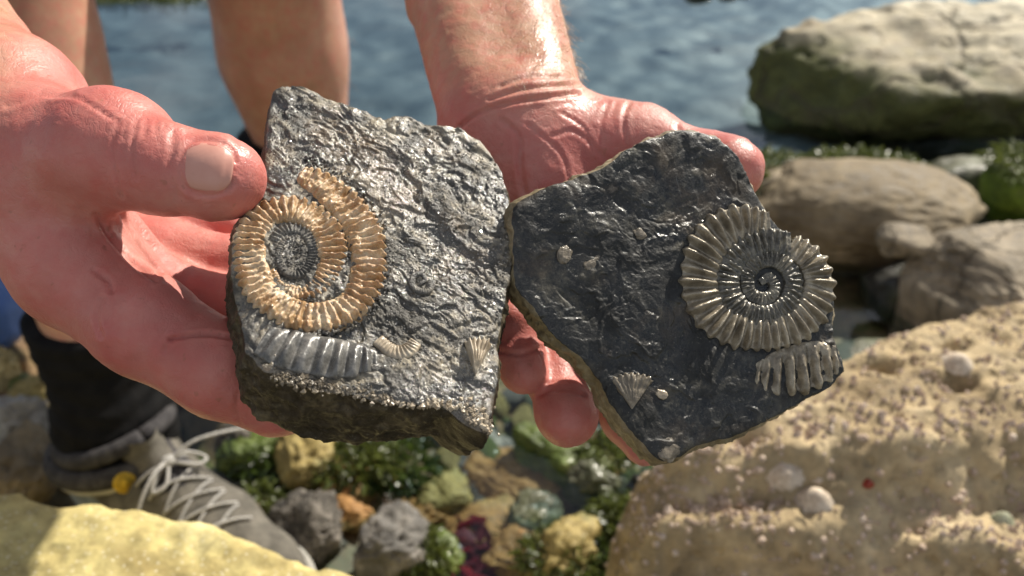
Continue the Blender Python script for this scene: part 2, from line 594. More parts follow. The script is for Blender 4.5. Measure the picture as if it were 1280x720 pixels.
M['brownrock'] = rock_mat('smooth_brown_rock', (0.10, 0.075, 0.045), (0.185, 0.145, 0.09), (0.26, 0.21, 0.135), scale=12, bump=0.6, bdist=0.006, rough=0.75)
M['brownweed'] = rock_mat('brown_rock_algae', (0.12, 0.095, 0.06), (0.20, 0.16, 0.105), (0.28, 0.23, 0.155), scale=9, bump=0.5, bdist=0.006, rough=0.75, algae=(0.14, 0.17, 0.022), algae_cover=0.42)
boulder('rounded_boulder', (0.455, 1.03, 0.028), (0.17, 0.105, 0.068), M['brownrock'], 'long smooth brown boulder lying beyond the grey block', 'boulder', seed=24, box=0.82, cuts=5, cutlo=0.68, rough=0.10, fine=0.03, sub=6, rot=(0, 0, R(-6)))
boulder('weedy_boulder', (0.335, 1.06, 0.022), (0.075, 0.08, 0.055), M['brownweed'], 'squat brown boulder tinged with yellow green algae', 'boulder', seed=22, box=0.7, cuts=8, rough=0.12, fine=0.05)
M['greyblock'] = rock_mat('grey_block_rock', (0.12, 0.10, 0.07), (0.24, 0.20, 0.145), (0.34, 0.29, 0.21), scale=14, bump=0.8, cracks=0.7, bdist=0.006, rough=0.8)
boulder('block_rock', (0.565, 0.835, 0.012), (0.150, 0.115, 0.105), M['greyblock'], 'angular grey brown block of rock between pool and tan boulder', 'boulder', seed=38, box=0.36, cuts=9, cutlo=0.45, cutdepth=1.0, rough=0.08, fine=0.05, sub=6, rot=(R(-6), R(5), R(24)))
boulder('grey_stone', (0.452, 0.885, 0.070), (0.036, 0.03, 0.02), M['greyblock'], 'small pale grey stone on the corner of the angular block', 'stone', seed=34, box=0.7, sub=4)
boulder('shade_filler', (0.47, 0.89, -0.005), (0.055, 0.055, 0.046), M['darkrock'], 'dark filler for the shade between the angular block and the smooth brown boulder', 'rock', seed=37, sub=4)  # dark lump added where only the shadow of the two boulders lies
M['yellowblock'] = rock_mat('yellow_block_rock', (0.20, 0.15, 0.06), (0.33, 0.26, 0.12), (0.42, 0.34, 0.18), scale=16, bump=0.5, bdist=0.004)
boulder('yellow_stone', (0.342, 0.705, 0.0), (0.026, 0.026, 0.034), M['yellowblock'], 'small upright yellow stone at the pool edge behind the barnacled boulder', 'stone', seed=44, sub=4, box=0.55)
boulder('pool_rock', (0.40, 0.76, -0.03), (0.075, 0.055, 0.038), M['olivewet'], 'olive wet rock in the shallow pool beside the small upright yellow stone', 'rock', seed=45, sub=4)
boulder('algae_rock', (0.735, 1.13, 0.01), (0.075, 0.07, 0.06), M['brownweed'] if False else rock_mat('green_algae_rock', (0.06, 0.09, 0.012), (0.12, 0.17, 0.02), (0.22, 0.24, 0.06), scale=18, bump=0.9, bdist=0.006, rough=0.7), 'rock thickly covered in bright green algae', 'rock', seed=46, sub=5)

# ------------------------------------------------------------------ heightfield boulders
def poly_sd(x, y, poly):
    """signed distance to polygon, positive inside"""
    poly = np.asarray(poly, float)
    d = np.full(len(x), 1e9)
    ins = np.zeros(len(x), bool)
    n = len(poly)
    for i in range(n):
        a, b = poly[i], poly[(i + 1) % n]
        e = b - a
        wx_, wy_ = x - a[0], y - a[1]
        t = np.clip((wx_ * e[0] + wy_ * e[1]) / (e @ e), 0, 1)
        d = np.minimum(d, np.hypot(wx_ - t * e[0], wy_ - t * e[1]))
        c = ((a[1] <= y) & (b[1] > y)) | ((b[1] <= y) & (a[1] > y))
        with np.errstate(divide='ignore', invalid='ignore'):
            xi = a[0] + (y - a[1]) / (b[1] - a[1]) * e[0]
        ins ^= c & (x < xi)
    return np.where(ins, d, -d)

def field_boulder(poly, top, step, edge, base=-0.12):
    """closed mesh: heightfield over the polygon's box, clamped to base outside (those faces dropped)"""
    poly = np.asarray(poly, float)
    lo, hi = poly.min(0) - edge * 1.2, poly.max(0) + edge * 1.2
    xs = np.arange(lo[0], hi[0], step); ys = np.arange(lo[1], hi[1], step)
    gx, gy = np.meshgrid(xs, ys, indexing='ij')
    x, y = gx.ravel(), gy.ravel()
    P = np.stack([x, y, np.zeros_like(x)], 1)
    wob = 0.012 * fbm(P, 0.09, 3, 77) + 0.005 * fbm(P, 0.025, 3, 78)
    sd = poly_sd(x, y, poly) + wob
    t = np.clip((sd + edge * 0.5) / edge, 0, 1)
    prof = np.sqrt(np.clip(1 - (1 - t) ** 2.6, 0, 1))
    z = base + (top(x, y, sd) - base) * prof
    V = np.stack([x, y, z], 1)
    F = grid_faces(len(xs), len(ys))
    F = F[(t[F] > 0).any(1)]
    used = np.unique(F)
    remap = np.full(len(V), -1); remap[used] = np.arange(len(used))
    return V[used], remap[F]

def tan_top(x, y, sd):
    P = np.stack([x, y, np.zeros_like(x)], 1)
    z = 0.166 - 0.04 * np.clip(x - 0.3, 0, 1) + 0.010 * fbm(P, 0.13, 3, 101)
    # step down towards the water on the near side: plateau, slope, ledge, drop
    lip = 0.452 + 0.012 * fbm(P, 0.035, 3, 122) + 0.05 * (x - 0.25) + 0.016 * fbm(P, 0.10, 3, 102) - 0.05 * sstep(0.33, 0.50, x)
    z = z - 0.034 * sstep(lip, lip - 0.026, y)
    lip2 = 0.405 + 0.010 * fbm(P, 0.03, 3, 123) + 0.012 * fbm(P, 0.07, 3, 103) - 0.035 * sstep(0.25, 0.36, x)
    z = z - 0.050 * sstep(lip2, lip2 - 0.03, y) * sstep(0.36, 0.30, x)
    # hollows
    for (cx, cy, rx, ry, dp) in [(0.285, 0.527, 0.022, 0.008, 0.012), (0.325, 0.505, 0.02, 0.009, 0.012), (0.395, 0.52, 0.016, 0.007, 0.008), (0.345, 0.552, 0.014, 0.006, 0.007), (0.40, 0.60, 0.02, 0.008, 0.007), (0.375, 0.435, 0.055, 0.007, 0.014), (0.16, 0.455, 0.02, 0.012, 0.010), (0.245, 0.398, 0.03, 0.016, 0.016)]:
        z = z - dp * np.exp(-(((x - cx) / rx) ** 2 + ((y - cy - 0.2 * (x - cx)) / ry) ** 2))
    return z + 0.004 * fbm(P, 0.035, 4, 105, ridged=True)

M['tan'] = rock_mat('tan_sandstone', (0.17, 0.125, 0.070), (0.34, 0.262, 0.152), (0.47, 0.38, 0.245), scale=13, bump=1.0, bdist=0.005, rough=0.9, pits=0.6)
tan_poly = [(0.50, 0.66), (0.31, 0.588), (0.205, 0.518), (0.15, 0.482), (0.098, 0.448), (0.083, 0.40), (0.085, 0.33), (0.10, 0.24), (0.85, 0.22), (0.85, 0.72)]
TV, TF = field_boulder(tan_poly, tan_top, 0.0031, 0.05)
TN = vnormals(TV, TF)
TV = TV + TN * (0.0075 * fbm(TV * [1, 1.4, 1.6], 0.05, 4, 110) + 0.0034 * fbm(TV * [0.8, 1.3, 1.6], 0.019, 4, 111, ridged=True))[:, None]
TN = vnormals(TV, TF)
tan = mesh_obj('tan_boulder', TV, TF, M['tan'], origin=(0.4, 0.45, -0.12))
tag(tan, 'large tan boulder crusted with small pale barnacles and limpets', 'boulder')

def yel_top(x, y, sd):
    P = np.stack([x, y, np.zeros_like(x)], 1)
    return 0.199 - 0.10 * (x + 0.2) + 0.008 * fbm(P, 0.12, 3, 131) + 0.0022 * fbm(P, 0.02, 4, 133, ridged=True)
M['yellow'] = rock_mat('yellow_lichen_rock', (0.26, 0.20, 0.08), (0.43, 0.36, 0.155), (0.54, 0.48, 0.26), scale=18, bump=0.6, bdist=0.003, rough=0.85, pits=0.25, speck=(0.58, 0.52, 0.36))
yel_poly = [(-0.60, 0.355), (-0.289, 0.368), (-0.208, 0.364), (-0.145, 0.346), (-0.072, 0.322), (-0.04, 0.28), (-0.04, 0.20), (-0.60, 0.20)]
YV, YF = field_boulder(yel_poly, yel_top, 0.0031, 0.045)
YN = vnormals(YV, YF)
YV = YV + YN * (0.004 * fbm(YV, 0.03, 4, 140) + 0.0020 * fbm(YV, 0.009, 3, 141))[:, None]
tag(mesh_obj('yellow_boulder', YV, YF, M['yellow'], origin=(-0.3, 0.28, -0.12)), 'flat topped yellow boulder in front of the hiking boot', 'boulder')

# barnacles crusting the tan boulder: truncated six sided cones, too small to pick apart
M['barnacle'] = rock_mat('barnacle_shell', (0.34, 0.25, 0.18), (0.48, 0.38, 0.30), (0.62, 0.53, 0.44), scale=60, bump=0.4, bdist=0.0006, rough=0.75)
def barnacles(V, N, n, seed, rmin, rmax, keep):
    rs = np.random.RandomState(seed)
    idx = rs.choice(len(V), n * 6)
    d = keep(V[idx], N[idx])
    idx = idx[rs.rand(len(idx)) < d][:n]
    P, Nn = V[idx], N[idx]
    ref = np.array([0.31, 0.82, 0.48])
    A = np.cross(Nn, ref); A /= np.linalg.norm(A, axis=1)[:, None]
    B = np.cross(Nn, A)
    r = rmin + (rmax - rmin) * rs.rand(len(P)) ** 2.2
    hgt = r * rs.uniform(0.7, 1.2, len(P))
    th = np.arange(6) * math.pi / 3
    Vs = []
    for (rr, hh) in ((1.0, -0.25), (0.8, 0.55), (0.48, 1.0), (0.2, 0.55)):
        jit = 1 + 0.12 * rs.randn(len(P), 6)
        ring = P[:, None, :] + (r[:, None] * rr * jit)[:, :, None] * (np.cos(th)[None, :, None] * A[:, None, :] + np.sin(th)[None, :, None] * B[:, None, :]) + (hgt * hh)[:, None, None] * Nn[:, None, :]
        Vs.append(ring)
    W = np.stack(Vs, 1).reshape(-1, 3)
    f1 = []
    for k in range(3):
        for j in range(6):
            f1.append([k * 6 + j, k * 6 + (j + 1) % 6, (k + 1) * 6 + (j + 1) % 6, (k + 1) * 6 + j])
    f1 += [[18, 19, 20, 21], [18, 21, 22, 23]]
    f1 = np.array(f1)[:, ::-1]
    F = (np.arange(len(P))[:, None, None] * 24 + f1[None]).reshape(-1, 4)
    return W, F
def keep_tan(P, N):
    n = fbm(P, 0.07, 3, 150)
    near = sstep(0.50, 0.44, P[:, 1])
    return np.clip(0.16 + 0.9 * near * sstep(-0.3, 0.3, n) + 0.25 * sstep(0.05, 0.4, n), 0, 1) * (P[:, 2] > 0.02)
W, F = barnacles(TV, TN, 11000, 5, 0.0011, 0.0031, keep_tan)
tag(mesh_obj('barnacles', W - np.array([0.4, 0.45, -0.12]), F, M['barnacle'], parent=tan, smooth=False), kind='stuff')

# limpets: ribbed cones
def limpet(pos, nrm, r, h, mat, label, seed):
    rs = np.random.RandomState(seed)
    nseg, nr = 36, 9
    th = np.arange(nseg) * 2 * math.pi / nseg
    V = []
    for i in range(nr):
        t = i / (nr - 1)
        rib = 1 + 0.05 * np.cos(th * 12 + seed) * (t + 0.1) + 0.03 * rs.randn(nseg) * t
        rad = r * (t ** 0.8) * rib
        V.append(np.stack([rad * np.cos(th), rad * 0.86 * np.sin(th), h * (1 - t ** 1.35) - 0.0015 + 0 * th], 1))
    V = np.concatenate(V)
    F = grid_faces(nr, nseg, wrap_v=True)[:, ::-1]
    o = mesh_obj('limpet', V, F, mat)
    o.location = pos
    o.rotation_mode = 'QUATERNION'
    o.rotation_quaternion = Vector(nrm).to_track_quat('Z', 'Y')
    return tag(o, label, 'limpet')
M['limpet'] = rock_mat('limpet_shell', (0.34, 0.26, 0.19), (0.48, 0.40, 0.31), (0.58, 0.51, 0.42), scale=90, bump=0.5, bdist=0.0008, rough=0.7)
M['limpet2'] = rock_mat('limpet_shell_green', (0.14, 0.15, 0.09), (0.32, 0.32, 0.22), (0.5, 0.48, 0.36), scale=110, bump=0.5, bdist=0.0008, rough=0.6)
def on_mesh(px, py, V, N):
    x, y, d = project(V)
    k = (np.abs(x - px) < 6) & (np.abs(y - py) < 6)
    if not k.any(): return None
    i = np.where(k)[0][np.argmin(d[k])]
    n = N[i]
    kk = np.linalg.norm(V - V[i], axis=1) < 0.012
    n = N[kk].mean(0); n /= np.linalg.norm(n)
    return V[i], n
for i, (px, py, r, h, mt, lab) in enumerate([
        (1022, 621, 0.0135, 0.0125, 'limpet', 'tall pale limpet standing on the ledge of the tan boulder'),
        (1194, 450, 0.0125, 0.0095, 'limpet', 'brownish limpet on the high flat back of the tan boulder'),
        (1250, 644, 0.0085, 0.0075, 'limpet2', 'small green and white ribbed limpet under the crevice of the tan boulder'),
        (978, 592, 0.0135, 0.0085, 'limpet', 'broad low tan limpet behind the tall pale limpet')]):
    r_ = on_mesh(px, py, TV, TN)
    if r_ is not None:
        limpet(r_[0], (r_[1] + np.array([0, 0, 0.6])), r, h, M[mt], lab, i)
# red anemone blob
r_ = on_mesh(1090, 608, TV, TN)
if r_ is not None:
    m = Mat('anemone_red'); m.principled(Base_Color=(0.22, 0.025, 0.012), Roughness=0.2)
    boulder('red_anemone', r_[0], (0.0045, 0.004, 0.0035), m.m, 'tiny dark red anemone on the barnacled tan boulder', 'anemone', seed=61, sub=3, box=1.0)

# ------------------------------------------------------------------ stones of the pool and shore
M['orange'] = rock_mat('orange_brown_stone', (0.16, 0.075, 0.025), (0.30, 0.16, 0.055), (0.42, 0.26, 0.11), scale=22, bump=0.7, bdist=0.004, rough=0.6, algae=(0.07, 0.09, 0.014), algae_cover=0.36)
M['greywhite'] = rock_mat('grey_white_stone', (0.045, 0.042, 0.04), (0.15, 0.14, 0.125), (0.38, 0.34, 0.29), scale=30, bump=0.9, bdist=0.004, rough=0.7)
M['holey'] = rock_mat('pitted_dark_stone', (0.02, 0.018, 0.016), (0.13, 0.115, 0.095), (0.34, 0.30, 0.25), scale=40, bump=1.0, bdist=0.006, rough=0.6, pits=0.8)
M['greenstone'] = rock_mat('green_stone', (0.03, 0.045, 0.010), (0.085, 0.115, 0.02), (0.19, 0.20, 0.06), scale=26, bump=0.8, bdist=0.004, rough=0.5, wet=0.2)
M['ochre'] = rock_mat('ochre_stone', (0.15, 0.11, 0.035), (0.31, 0.24, 0.09), (0.45, 0.37, 0.18), scale=26, bump=0.8, bdist=0.004, rough=0.6, algae=(0.08, 0.10, 0.016), algae_cover=0.4)
M['grey'] = rock_mat('grey_shore_stone', (0.16, 0.15, 0.14), (0.27, 0.26, 0.24), (0.36, 0.34, 0.31), scale=14, bump=0.5, bdist=0.004, rough=0.8)

def bedz(x, y): return float(bed_height(np.array([x]), np.array([y]))[0])
named = [
    (382, 668, 0.000, (0.038, 0.034, 0.034), 'holey', 'dark pitted rock with pale patches below the boot toe', 62),
    (488, 690, 0.002, (0.036, 0.034, 0.038), 'greywhite', 'rounded grey and white rock beside the dark pitted rock', 63),
    (395, 575, -0.002, (0.048, 0.034, 0.030), 'ochre', 'ochre rock with green algae under the hand', 64),
    (455, 610, -0.020, (0.055, 0.035, 0.028), 'orange', 'flat orange brown stone in the pool between ochre rock and grey white rock', 65),
    (640, 615, -0.030, (0.06, 0.04, 0.022), 'orange', 'orange stone lying deep in the middle of the pool', 66),
    (600, 680, -0.030, (0.055, 0.04, 0.022), 'orange', 'rusty stone under the purple weed in the pool', 67),
    (700, 578, -0.012, (0.056, 0.036, 0.030), 'greenstone', 'dark green rock in the pool under the fingertips', 68),
    (712, 705, -0.004, (0.042, 0.034, 0.032), 'ochre', 'ochre weedy rock between the purple weed and the tan boulder', 69),
    (790, 690, -0.010, (0.03, 0.03, 0.032), 'greenstone', 'green wet rock at the foot of the tan boulder', 70),
    (600, 590, -0.035, (0.05, 0.035, 0.025), 'greywhite', 'pale grey stone under water in the middle of the pool', 71),
    (12, 538, 0.020, (0.055, 0.04, 0.040), 'grey', 'smooth light grey stone behind the boot heel', 72),
    (18, 598, 0.030, (0.06, 0.035, 0.028), 'brownrock', 'flat pale brown stone against the boot heel', 73),
    (42, 492, 0.022, (0.028, 0.022, 0.022), 'ochre', 'small ochre stone beside the black sock', 74),
    (5, 460, 0.028, (0.030, 0.022, 0.020), 'yellowblock', 'small pale yellow stone behind the black sock', 75),
    (330, 570, -0.004, (0.040, 0.03, 0.026), 'greenstone', 'green slimy stone beside the laced boot', 76),
    (545, 705, -0.010, (0.026, 0.024, 0.026), 'greenstone', 'slimy green stone beside the rounded grey and white rock', 77),
    (830, 640, -0.02, (0.05, 0.04, 0.04), 'darkrock', 'dark wet rock in the gap left of the tan boulder', 78),
]
named += [
    (430, 645, -0.012, (0.030, 0.026, 0.024), 'orange', 'orange stone wedged behind the dark pitted rock', 81),
    (560, 625, -0.022, (0.040, 0.03, 0.024), 'ochre', 'brown stone under water beside the pale grey stone', 82),
    (640, 690, -0.016, (0.032, 0.03, 0.022), 'orange', 'orange stone beside the purple red frond', 83),
    (665, 645, -0.018, (0.035, 0.028, 0.022), 'olivewet', 'olive stone in the pool before the dark green rock', 84),
    (520, 650, -0.020, (0.034, 0.028, 0.022), 'orange', 'rust coloured stone behind the grey and white rock', 85),
    (300, 560, 0.000, (0.032, 0.028, 0.024), 'holey', 'dark holed stone beyond the boot laces', 86),
    (745, 610, -0.010, (0.030, 0.026, 0.024), 'olivewet', 'olive stone behind the bright green tuft', 87)]
for (px, py, z, r, mt, lab, sd) in named:
    g = G(px, py, z)
    boulder('pool_stone' if 200 < px < 860 else 'shore_stone', g, r, M[mt], lab, 'stone', seed=sd, sub=5, box=0.75, cuts=10, cutlo=0.45, rot=(0, 0, sd * 1.7), rough=0.30, fine=0.13)
# anonymous cobbles, on the bed and shore
protos = [boulder_geo((1, 0.8, 0.62), seed=200 + i, sub=3, box=0.75, cuts=9, cutlo=0.5, rough=0.25, fine=0.10) for i in range(5)]
pm = []
for i, (V_, F_) in enumerate(protos):
    me = bpy.data.meshes.new('cobble')
    me.from_pydata([tuple(v) for v in V_], [], [tuple(f) for f in F_])
    me.polygons.foreach_set('use_smooth', np.full(len(me.polygons), True))
    me.materials.append([M['ochre'], M['greenstone'], M['orange'], M['greywhite'], M['olivewet']][i])
    pm.append(me)
rs = np.random.RandomState(3)
cob_lab = ['small ochre cobble on the bed of the rock pool', 'small green cobble on the bed of the rock pool', 'small orange cobble on the bed of the rock pool', 'small grey white cobble on the bed of the rock pool', 'small olive cobble on the bed of the rock pool']
cnt = 0
for t in range(2000):
    px, py = rs.uniform(-60, 900), rs.uniform(400, 760)
    g = G(px, py, -0.03)
    x, y = g[0], g[1]
    if poly_sd(np.array([x]), np.array([y]), tan_poly)[0] > -0.01 or poly_sd(np.array([x]), np.array([y]), yel_poly)[0] > -0.01: continue
    if abs(x + 0.25) < 0.15 and abs(y - 0.46) < 0.14: continue
    if abs(x + 0.21) < 0.12 and abs(y - 0.78) < 0.17: continue
    k = rs.choice(5, p=[0.28, 0.24, 0.2, 0.14, 0.14])
    s = rs.uniform(0.006, 0.022)
    o = bpy.data.objects.new('cobble', pm[k])
    o.scale = (s * rs.uniform(0.9, 1.4), s * rs.uniform(0.8, 1.2), s * rs.uniform(0.7, 1.1))
    o.rotation_euler = (0, 0, rs.uniform(0, 6.28))
    o.location = (x, y, bedz(x, y) + s * 0.3)
    COL.objects.link(o)
    tag(o, cob_lab[k], 'stone', 'cobbles on the bed of the rock pool')
    cnt += 1
    if cnt >= 240: break

# ------------------------------------------------------------------ seaweed
def leaf_mat(name, c1, c2, rough=0.35):
    m = Mat(name)
    col = m.ramp(m.noise(60, 3), [(0.3, c1), (0.7, c2)])
    p = m.principled(Base_Color=col, Roughness=rough, Specular_IOR_Level=0.5)
    tl = m.n('BsdfTranslucent', Color=tuple(c * 1.3 for c in c2)).outputs[0]
    ms = m.t.nodes.new('ShaderNodeMixShader'); ms.inputs[0].default_value = 0.3
    m.t.links.new(p.outputs[0], ms.inputs[1]); m.t.links.new(tl, ms.inputs[2])
    m.t.links.new(ms.outputs[0], m.out.inputs['Surface'])
    return m.m
M['weed'] = leaf_mat('sea_lettuce', (0.028, 0.040, 0.008), (0.105, 0.125, 0.026))
M['weed_dark'] = leaf_mat('dark_green_weed', (0.02, 0.035, 0.008), (0.06, 0.09, 0.016))
M['weed_red'] = leaf_mat('purple_weed', (0.06, 0.010, 0.018), (0.16, 0.03, 0.045))
def weed(center, size, n, length, mat, label, seed, flop=0.9, width=0.11):
    rs = np.random.RandomState(seed)
    parts = []
    n = int(n * 2.4); length = length * 0.85
    for i in range(n):
        a = rs.uniform(0, 6.28); rr = math.sqrt(rs.rand())
        p = np.array([math.cos(a) * rr * size[0], math.sin(a) * rr * size[1], size[2] * 0.6 * (1 - rr ** 2) - 0.006])
        L = length * rs.uniform(0.5, 1.2)
        d = np.array([math.cos(a) * flop * rr, math.sin(a) * flop * rr, 0.45 - 0.4 * rs.rand()]) + 0.45 * rs.randn(3)
        d /= np.linalg.norm(d)
        side = np.cross(d, rs.randn(3)); side /= np.linalg.norm(side)
        bend = np.cross(side, d) * rs.uniform(-0.6, 0.6) + np.array([0, 0, -0.35 * flop])
        k = 5
        t = np.linspace(0, 1, k)[:, None]
        c = p + d * L * t + bend * L * t ** 2
        w = L * width * (0.35 + np.sin(t * 2.6)) * rs.uniform(0.5, 1.1)
        c2 = c + np.cross(side, d) * (L * 0.08 * np.sin(t * 9 + i))
        parts.append((np.concatenate([c - side * w, c2 + side * w * 0.0 + np.cross(side, d) * w * 0.3, c + side * w]), grid_faces(3, k)))
    V, F = merge(parts)
    o = mesh_obj('seaweed', V, F, mat)
    o.location = center
    return tag(o, label, 'seaweed')
def gw(px, py, z=0.0): return G(px, py, z)
weed(gw(780, 652, 0.012), (0.026, 0.026, 0.022), 260, 0.016, M['weed'], 'bright green seaweed tuft at the foot of the tan boulder', 1)
weed(gw(770, 690, 0.005), (0.035, 0.03, 0.02), 200, 0.018, M['weed_dark'], 'dark green seaweed mass under the bright green tuft', 2)
weed(gw(440, 570, 0.012), (0.04, 0.03, 0.015), 240, 0.016, M['weed'], 'green seaweed draped over the ochre rock', 3)
weed(gw(495, 577, 0.0), (0.035, 0.03, 0.012), 200, 0.018, M['weed_dark'], 'dark green seaweed trailing into the pool beyond the ochre rock', 4)
weed(gw(530, 690, 0.008), (0.022, 0.022, 0.024), 200, 0.014, M['weed'], 'light green seaweed on the side of the grey and white rock', 5)
weed(gw(325, 625, 0.006), (0.025, 0.025, 0.012), 150, 0.014, M['weed'], 'green seaweed beside the boot toe', 6)
weed(gw(340, 560, 0.008), (0.04, 0.03, 0.012), 220, 0.016, M['weed_dark'], 'dark olive seaweed behind the boot toe', 7)
weed(gw(585, 700, -0.014), (0.012, 0.03, 0.012), 60, 0.030, M['weed_red'], 'purple red seaweed frond in the pool', 8, width=0.35)
weed(gw(660, 670, -0.012), (0.03, 0.03, 0.01), 160, 0.016, M['weed'], 'pale green seaweed beside the purple red frond', 9)
weed(gw(700, 690, 0.012), (0.032, 0.03, 0.016), 200, 0.013, M['weed'], 'green seaweed crowning the ochre rock by the tan boulder', 10)
weed(gw(745, 560, 0.006), (0.03, 0.03, 0.012), 140, 0.014, M['weed'], 'green seaweed on the dark green rock under the fingertips', 11)
weed((0.335, 1.10, 0.062), (0.09, 0.06, 0.018), 420, 0.020, M['weed'], 'fringe of green seaweed on the squat brown boulder', 12)
weed((0.48, 1.13, 0.058), (0.09, 0.04, 0.018), 300, 0.018, M['weed'], 'fringe of green seaweed along the back of the smooth brown boulder', 13)
weed((0.735, 1.13, 0.06), (0.07, 0.06, 0.012), 320, 0.018, M['weed'], 'bright green seaweed cap on the algae covered rock', 14)
for i, px in enumerate((110, 150, 190, 222)):
    g = gw(px, -3 + 2 * (i % 2), 0.0)
    weed((g[0], g[1], 0.0), (0.075, 0.03, 0.006), 160, 0.025, M['weed'], 'floating patch of green weed on the far water', 20 + i)['group'] = 'green weed floating on the far water'

# ================================================================== PERSON
def J(px, py, d): return U(px, py, d)
mm = 0.001

# ---- right hand of the person (picture left): palm up, thumb towards the viewer
HL = dict(
    fore=[J(-300, -230, 0.42), J(-125, -15, 0.325), J(0, 150, 0.285)],
    fore_r=[34 * mm, 28 * mm, 24 * mm],
    th=[J(22, 200, 0.275), J(125, 192, 0.257), J(205, 211, 0.250), J(274, 222, 0.250), J(287, 225, 0.251)],
    th_r=[24 * mm, 16.5 * mm, 12.4 * mm, 11.6 * mm, 9.6 * mm],
    ix=[J(95, 342, 0.272), J(180, 406, 0.262), J(275, 462, 0.262), J(345, 492, 0.268), J(430, 490, 0.290)],
    ix_r=[16 * mm, 14.6 * mm, 13.6 * mm, 12.0 * mm, 9.5 * mm],
    md=[J(110, 330, 0.297), J(200, 372, 0.297), J(300, 395, 0.297), J(400, 400, 0.305)],
    md_r=[15 * mm, 13.5 * mm, 12 * mm, 10 * mm],
    rg=[J(110, 300, 0.318), J(200, 320, 0.316), J(300, 335, 0.315), J(400, 340, 0.318)],
    rg_r=[14 * mm, 13 * mm, 11 * mm, 9 * mm],
    pk=[J(100, 265, 0.335), J(200, 275, 0.333), J(290, 285, 0.332)],
    pk_r=[13 * mm, 11 * mm, 8 * mm],
)
def f_left(P):
    h = HL
    d = chain(P, h['fore'], h['fore_r'], 0.01)
    wr = h['fore'][-1]
    for tgt, r0, r1, k in ((h['ix'][0], 22, 15, 0.012), (h['md'][0], 22, 15, 0.010), (h['rg'][0], 20, 14, 0.010), (h['pk'][0], 19, 13, 0.010), (h['th'][0], 24, 22, 0.012)):
        d = smin(d, cone(P, wr, tgt, r0 * mm, r1 * mm), k)
    # ball of the thumb running down to the index knuckle: outer edge of the hand
    d = smin(d, cone(P, J(40, 215, 0.268), J(78, 310, 0.268), 18 * mm, 16 * mm), 0.012)
    for f, k in (('pk', 0.005), ('rg', 0.005), ('md', 0.005)):
        d = smin(d, chain(P, h[f], h[f + '_r'], 0.004), k)
    d = smin(d, chain(P, h['ix'], h['ix_r'], 0.005), 0.006)
    # webs and the fold between thumb and palm
    d = smin(d, cone(P, J(118, 272, 0.272), J(190, 352, 0.283), 5 * mm, 5 * mm), 0.006)
    d = smin(d, cone(P, J(140, 262, 0.285), J(215, 345, 0.292), 5 * mm, 4 * mm), 0.005)
    t = chain(P, h['th'], h['th_r'], 0.004)
    t = smin(t, ellip(P, J(150, 168, 0.258), (13 * mm, 12 * mm, 11 * mm)), 0.01)
    d = smin(d, t, 0.009)
    return d

# ---- left hand of the person (picture right): palm up under the dark fossil, thumb out
HR = dict(
    th=[J(735, 196, 0.334), J(800, 192, 0.326), J(842, 202, 0.319), J(886, 205, 0.311), J(914, 211, 0.304), J(920, 214, 0.303)],
    th_r=[22.5 * mm, 17.5 * mm, 12.6 * mm, 10.6 * mm, 10.0 * mm, 8.6 * mm],
    ix=[J(770, 305, 0.318), J(765, 430, 0.312), J(785, 520, 0.300), J(806, 553, 0.293)],
    ix_r=[13 * mm, 10.5 * mm, 9 * mm, 7.6 * mm],
    md=[J(728, 305, 0.318), J(700, 410, 0.310), J(692, 470, 0.299), J(708, 517, 0.286), J(711, 522, 0.283)],
    md_r=[13 * mm, 10.5 * mm, 9.2 * mm, 9.6 * mm, 8.9 * mm],
    rg=[J(690, 298, 0.318), J(652, 365, 0.310), J(643, 410, 0.294), J(648, 440, 0.288), J(654, 463, 0.285)],
    rg_r=[13 * mm, 9.6 * mm, 8.8 * mm, 8.0 * mm, 7.6 * mm],
    pk=[J(650, 288, 0.322), J(612, 345, 0.318), J(588, 395, 0.310), J(585, 420, 0.305)],
    pk_r=[12 * mm, 8.6 * mm, 7.6 * mm, 6.6 * mm],
)
ARM_R = [J(560, -260, 0.50), J(598, -20, 0.385), J(635, 122, 0.335)]
def f_right(P):
    h = HR
    off = RT * 0.0098
    d = chain(P, [p - off for p in ARM_R], [26 * mm, 22.5 * mm, 18.0 * mm], 0.01)
    d = smin(d, chain(P, [p + off for p in ARM_R], [26 * mm, 22.5 * mm, 18.0 * mm], 0.01), 0.008)
    wr = J(640, 165, 0.330)
    for f, r0, k in (('ix', 20, 0.010), ('md', 20, 0.010), ('rg', 19, 0.010), ('pk', 18, 0.010)):
        d = smin(d, cone(P, wr, h[f][0], r0 * mm, h[f + '_r'][0]), k)
    d = smin(d, cone(P, J(612, 180, 0.328), J(640, 270, 0.326), 17 * mm, 15 * mm), 0.010)
    t = chain(P, h['th'], h['th_r'], 0.005)
    d = smin(d, cone(P, J(672, 168, 0.327), J(735, 196, 0.332), 17 * mm, 21 * mm), 0.008)
    d = smin(d, t, 0.008)
    for f in ('ix', 'md', 'rg', 'pk'):
        c = chain(P, h[f], h[f + '_r'], 0.0035)
        if f == 'rg':
            c = smin(c, ellip(P, J(640, 405, 0.289), (8.5 * mm, 7.5 * mm, 8.0 * mm)), 0.003)
        d = smin(d, c, 0.0035)
    return d

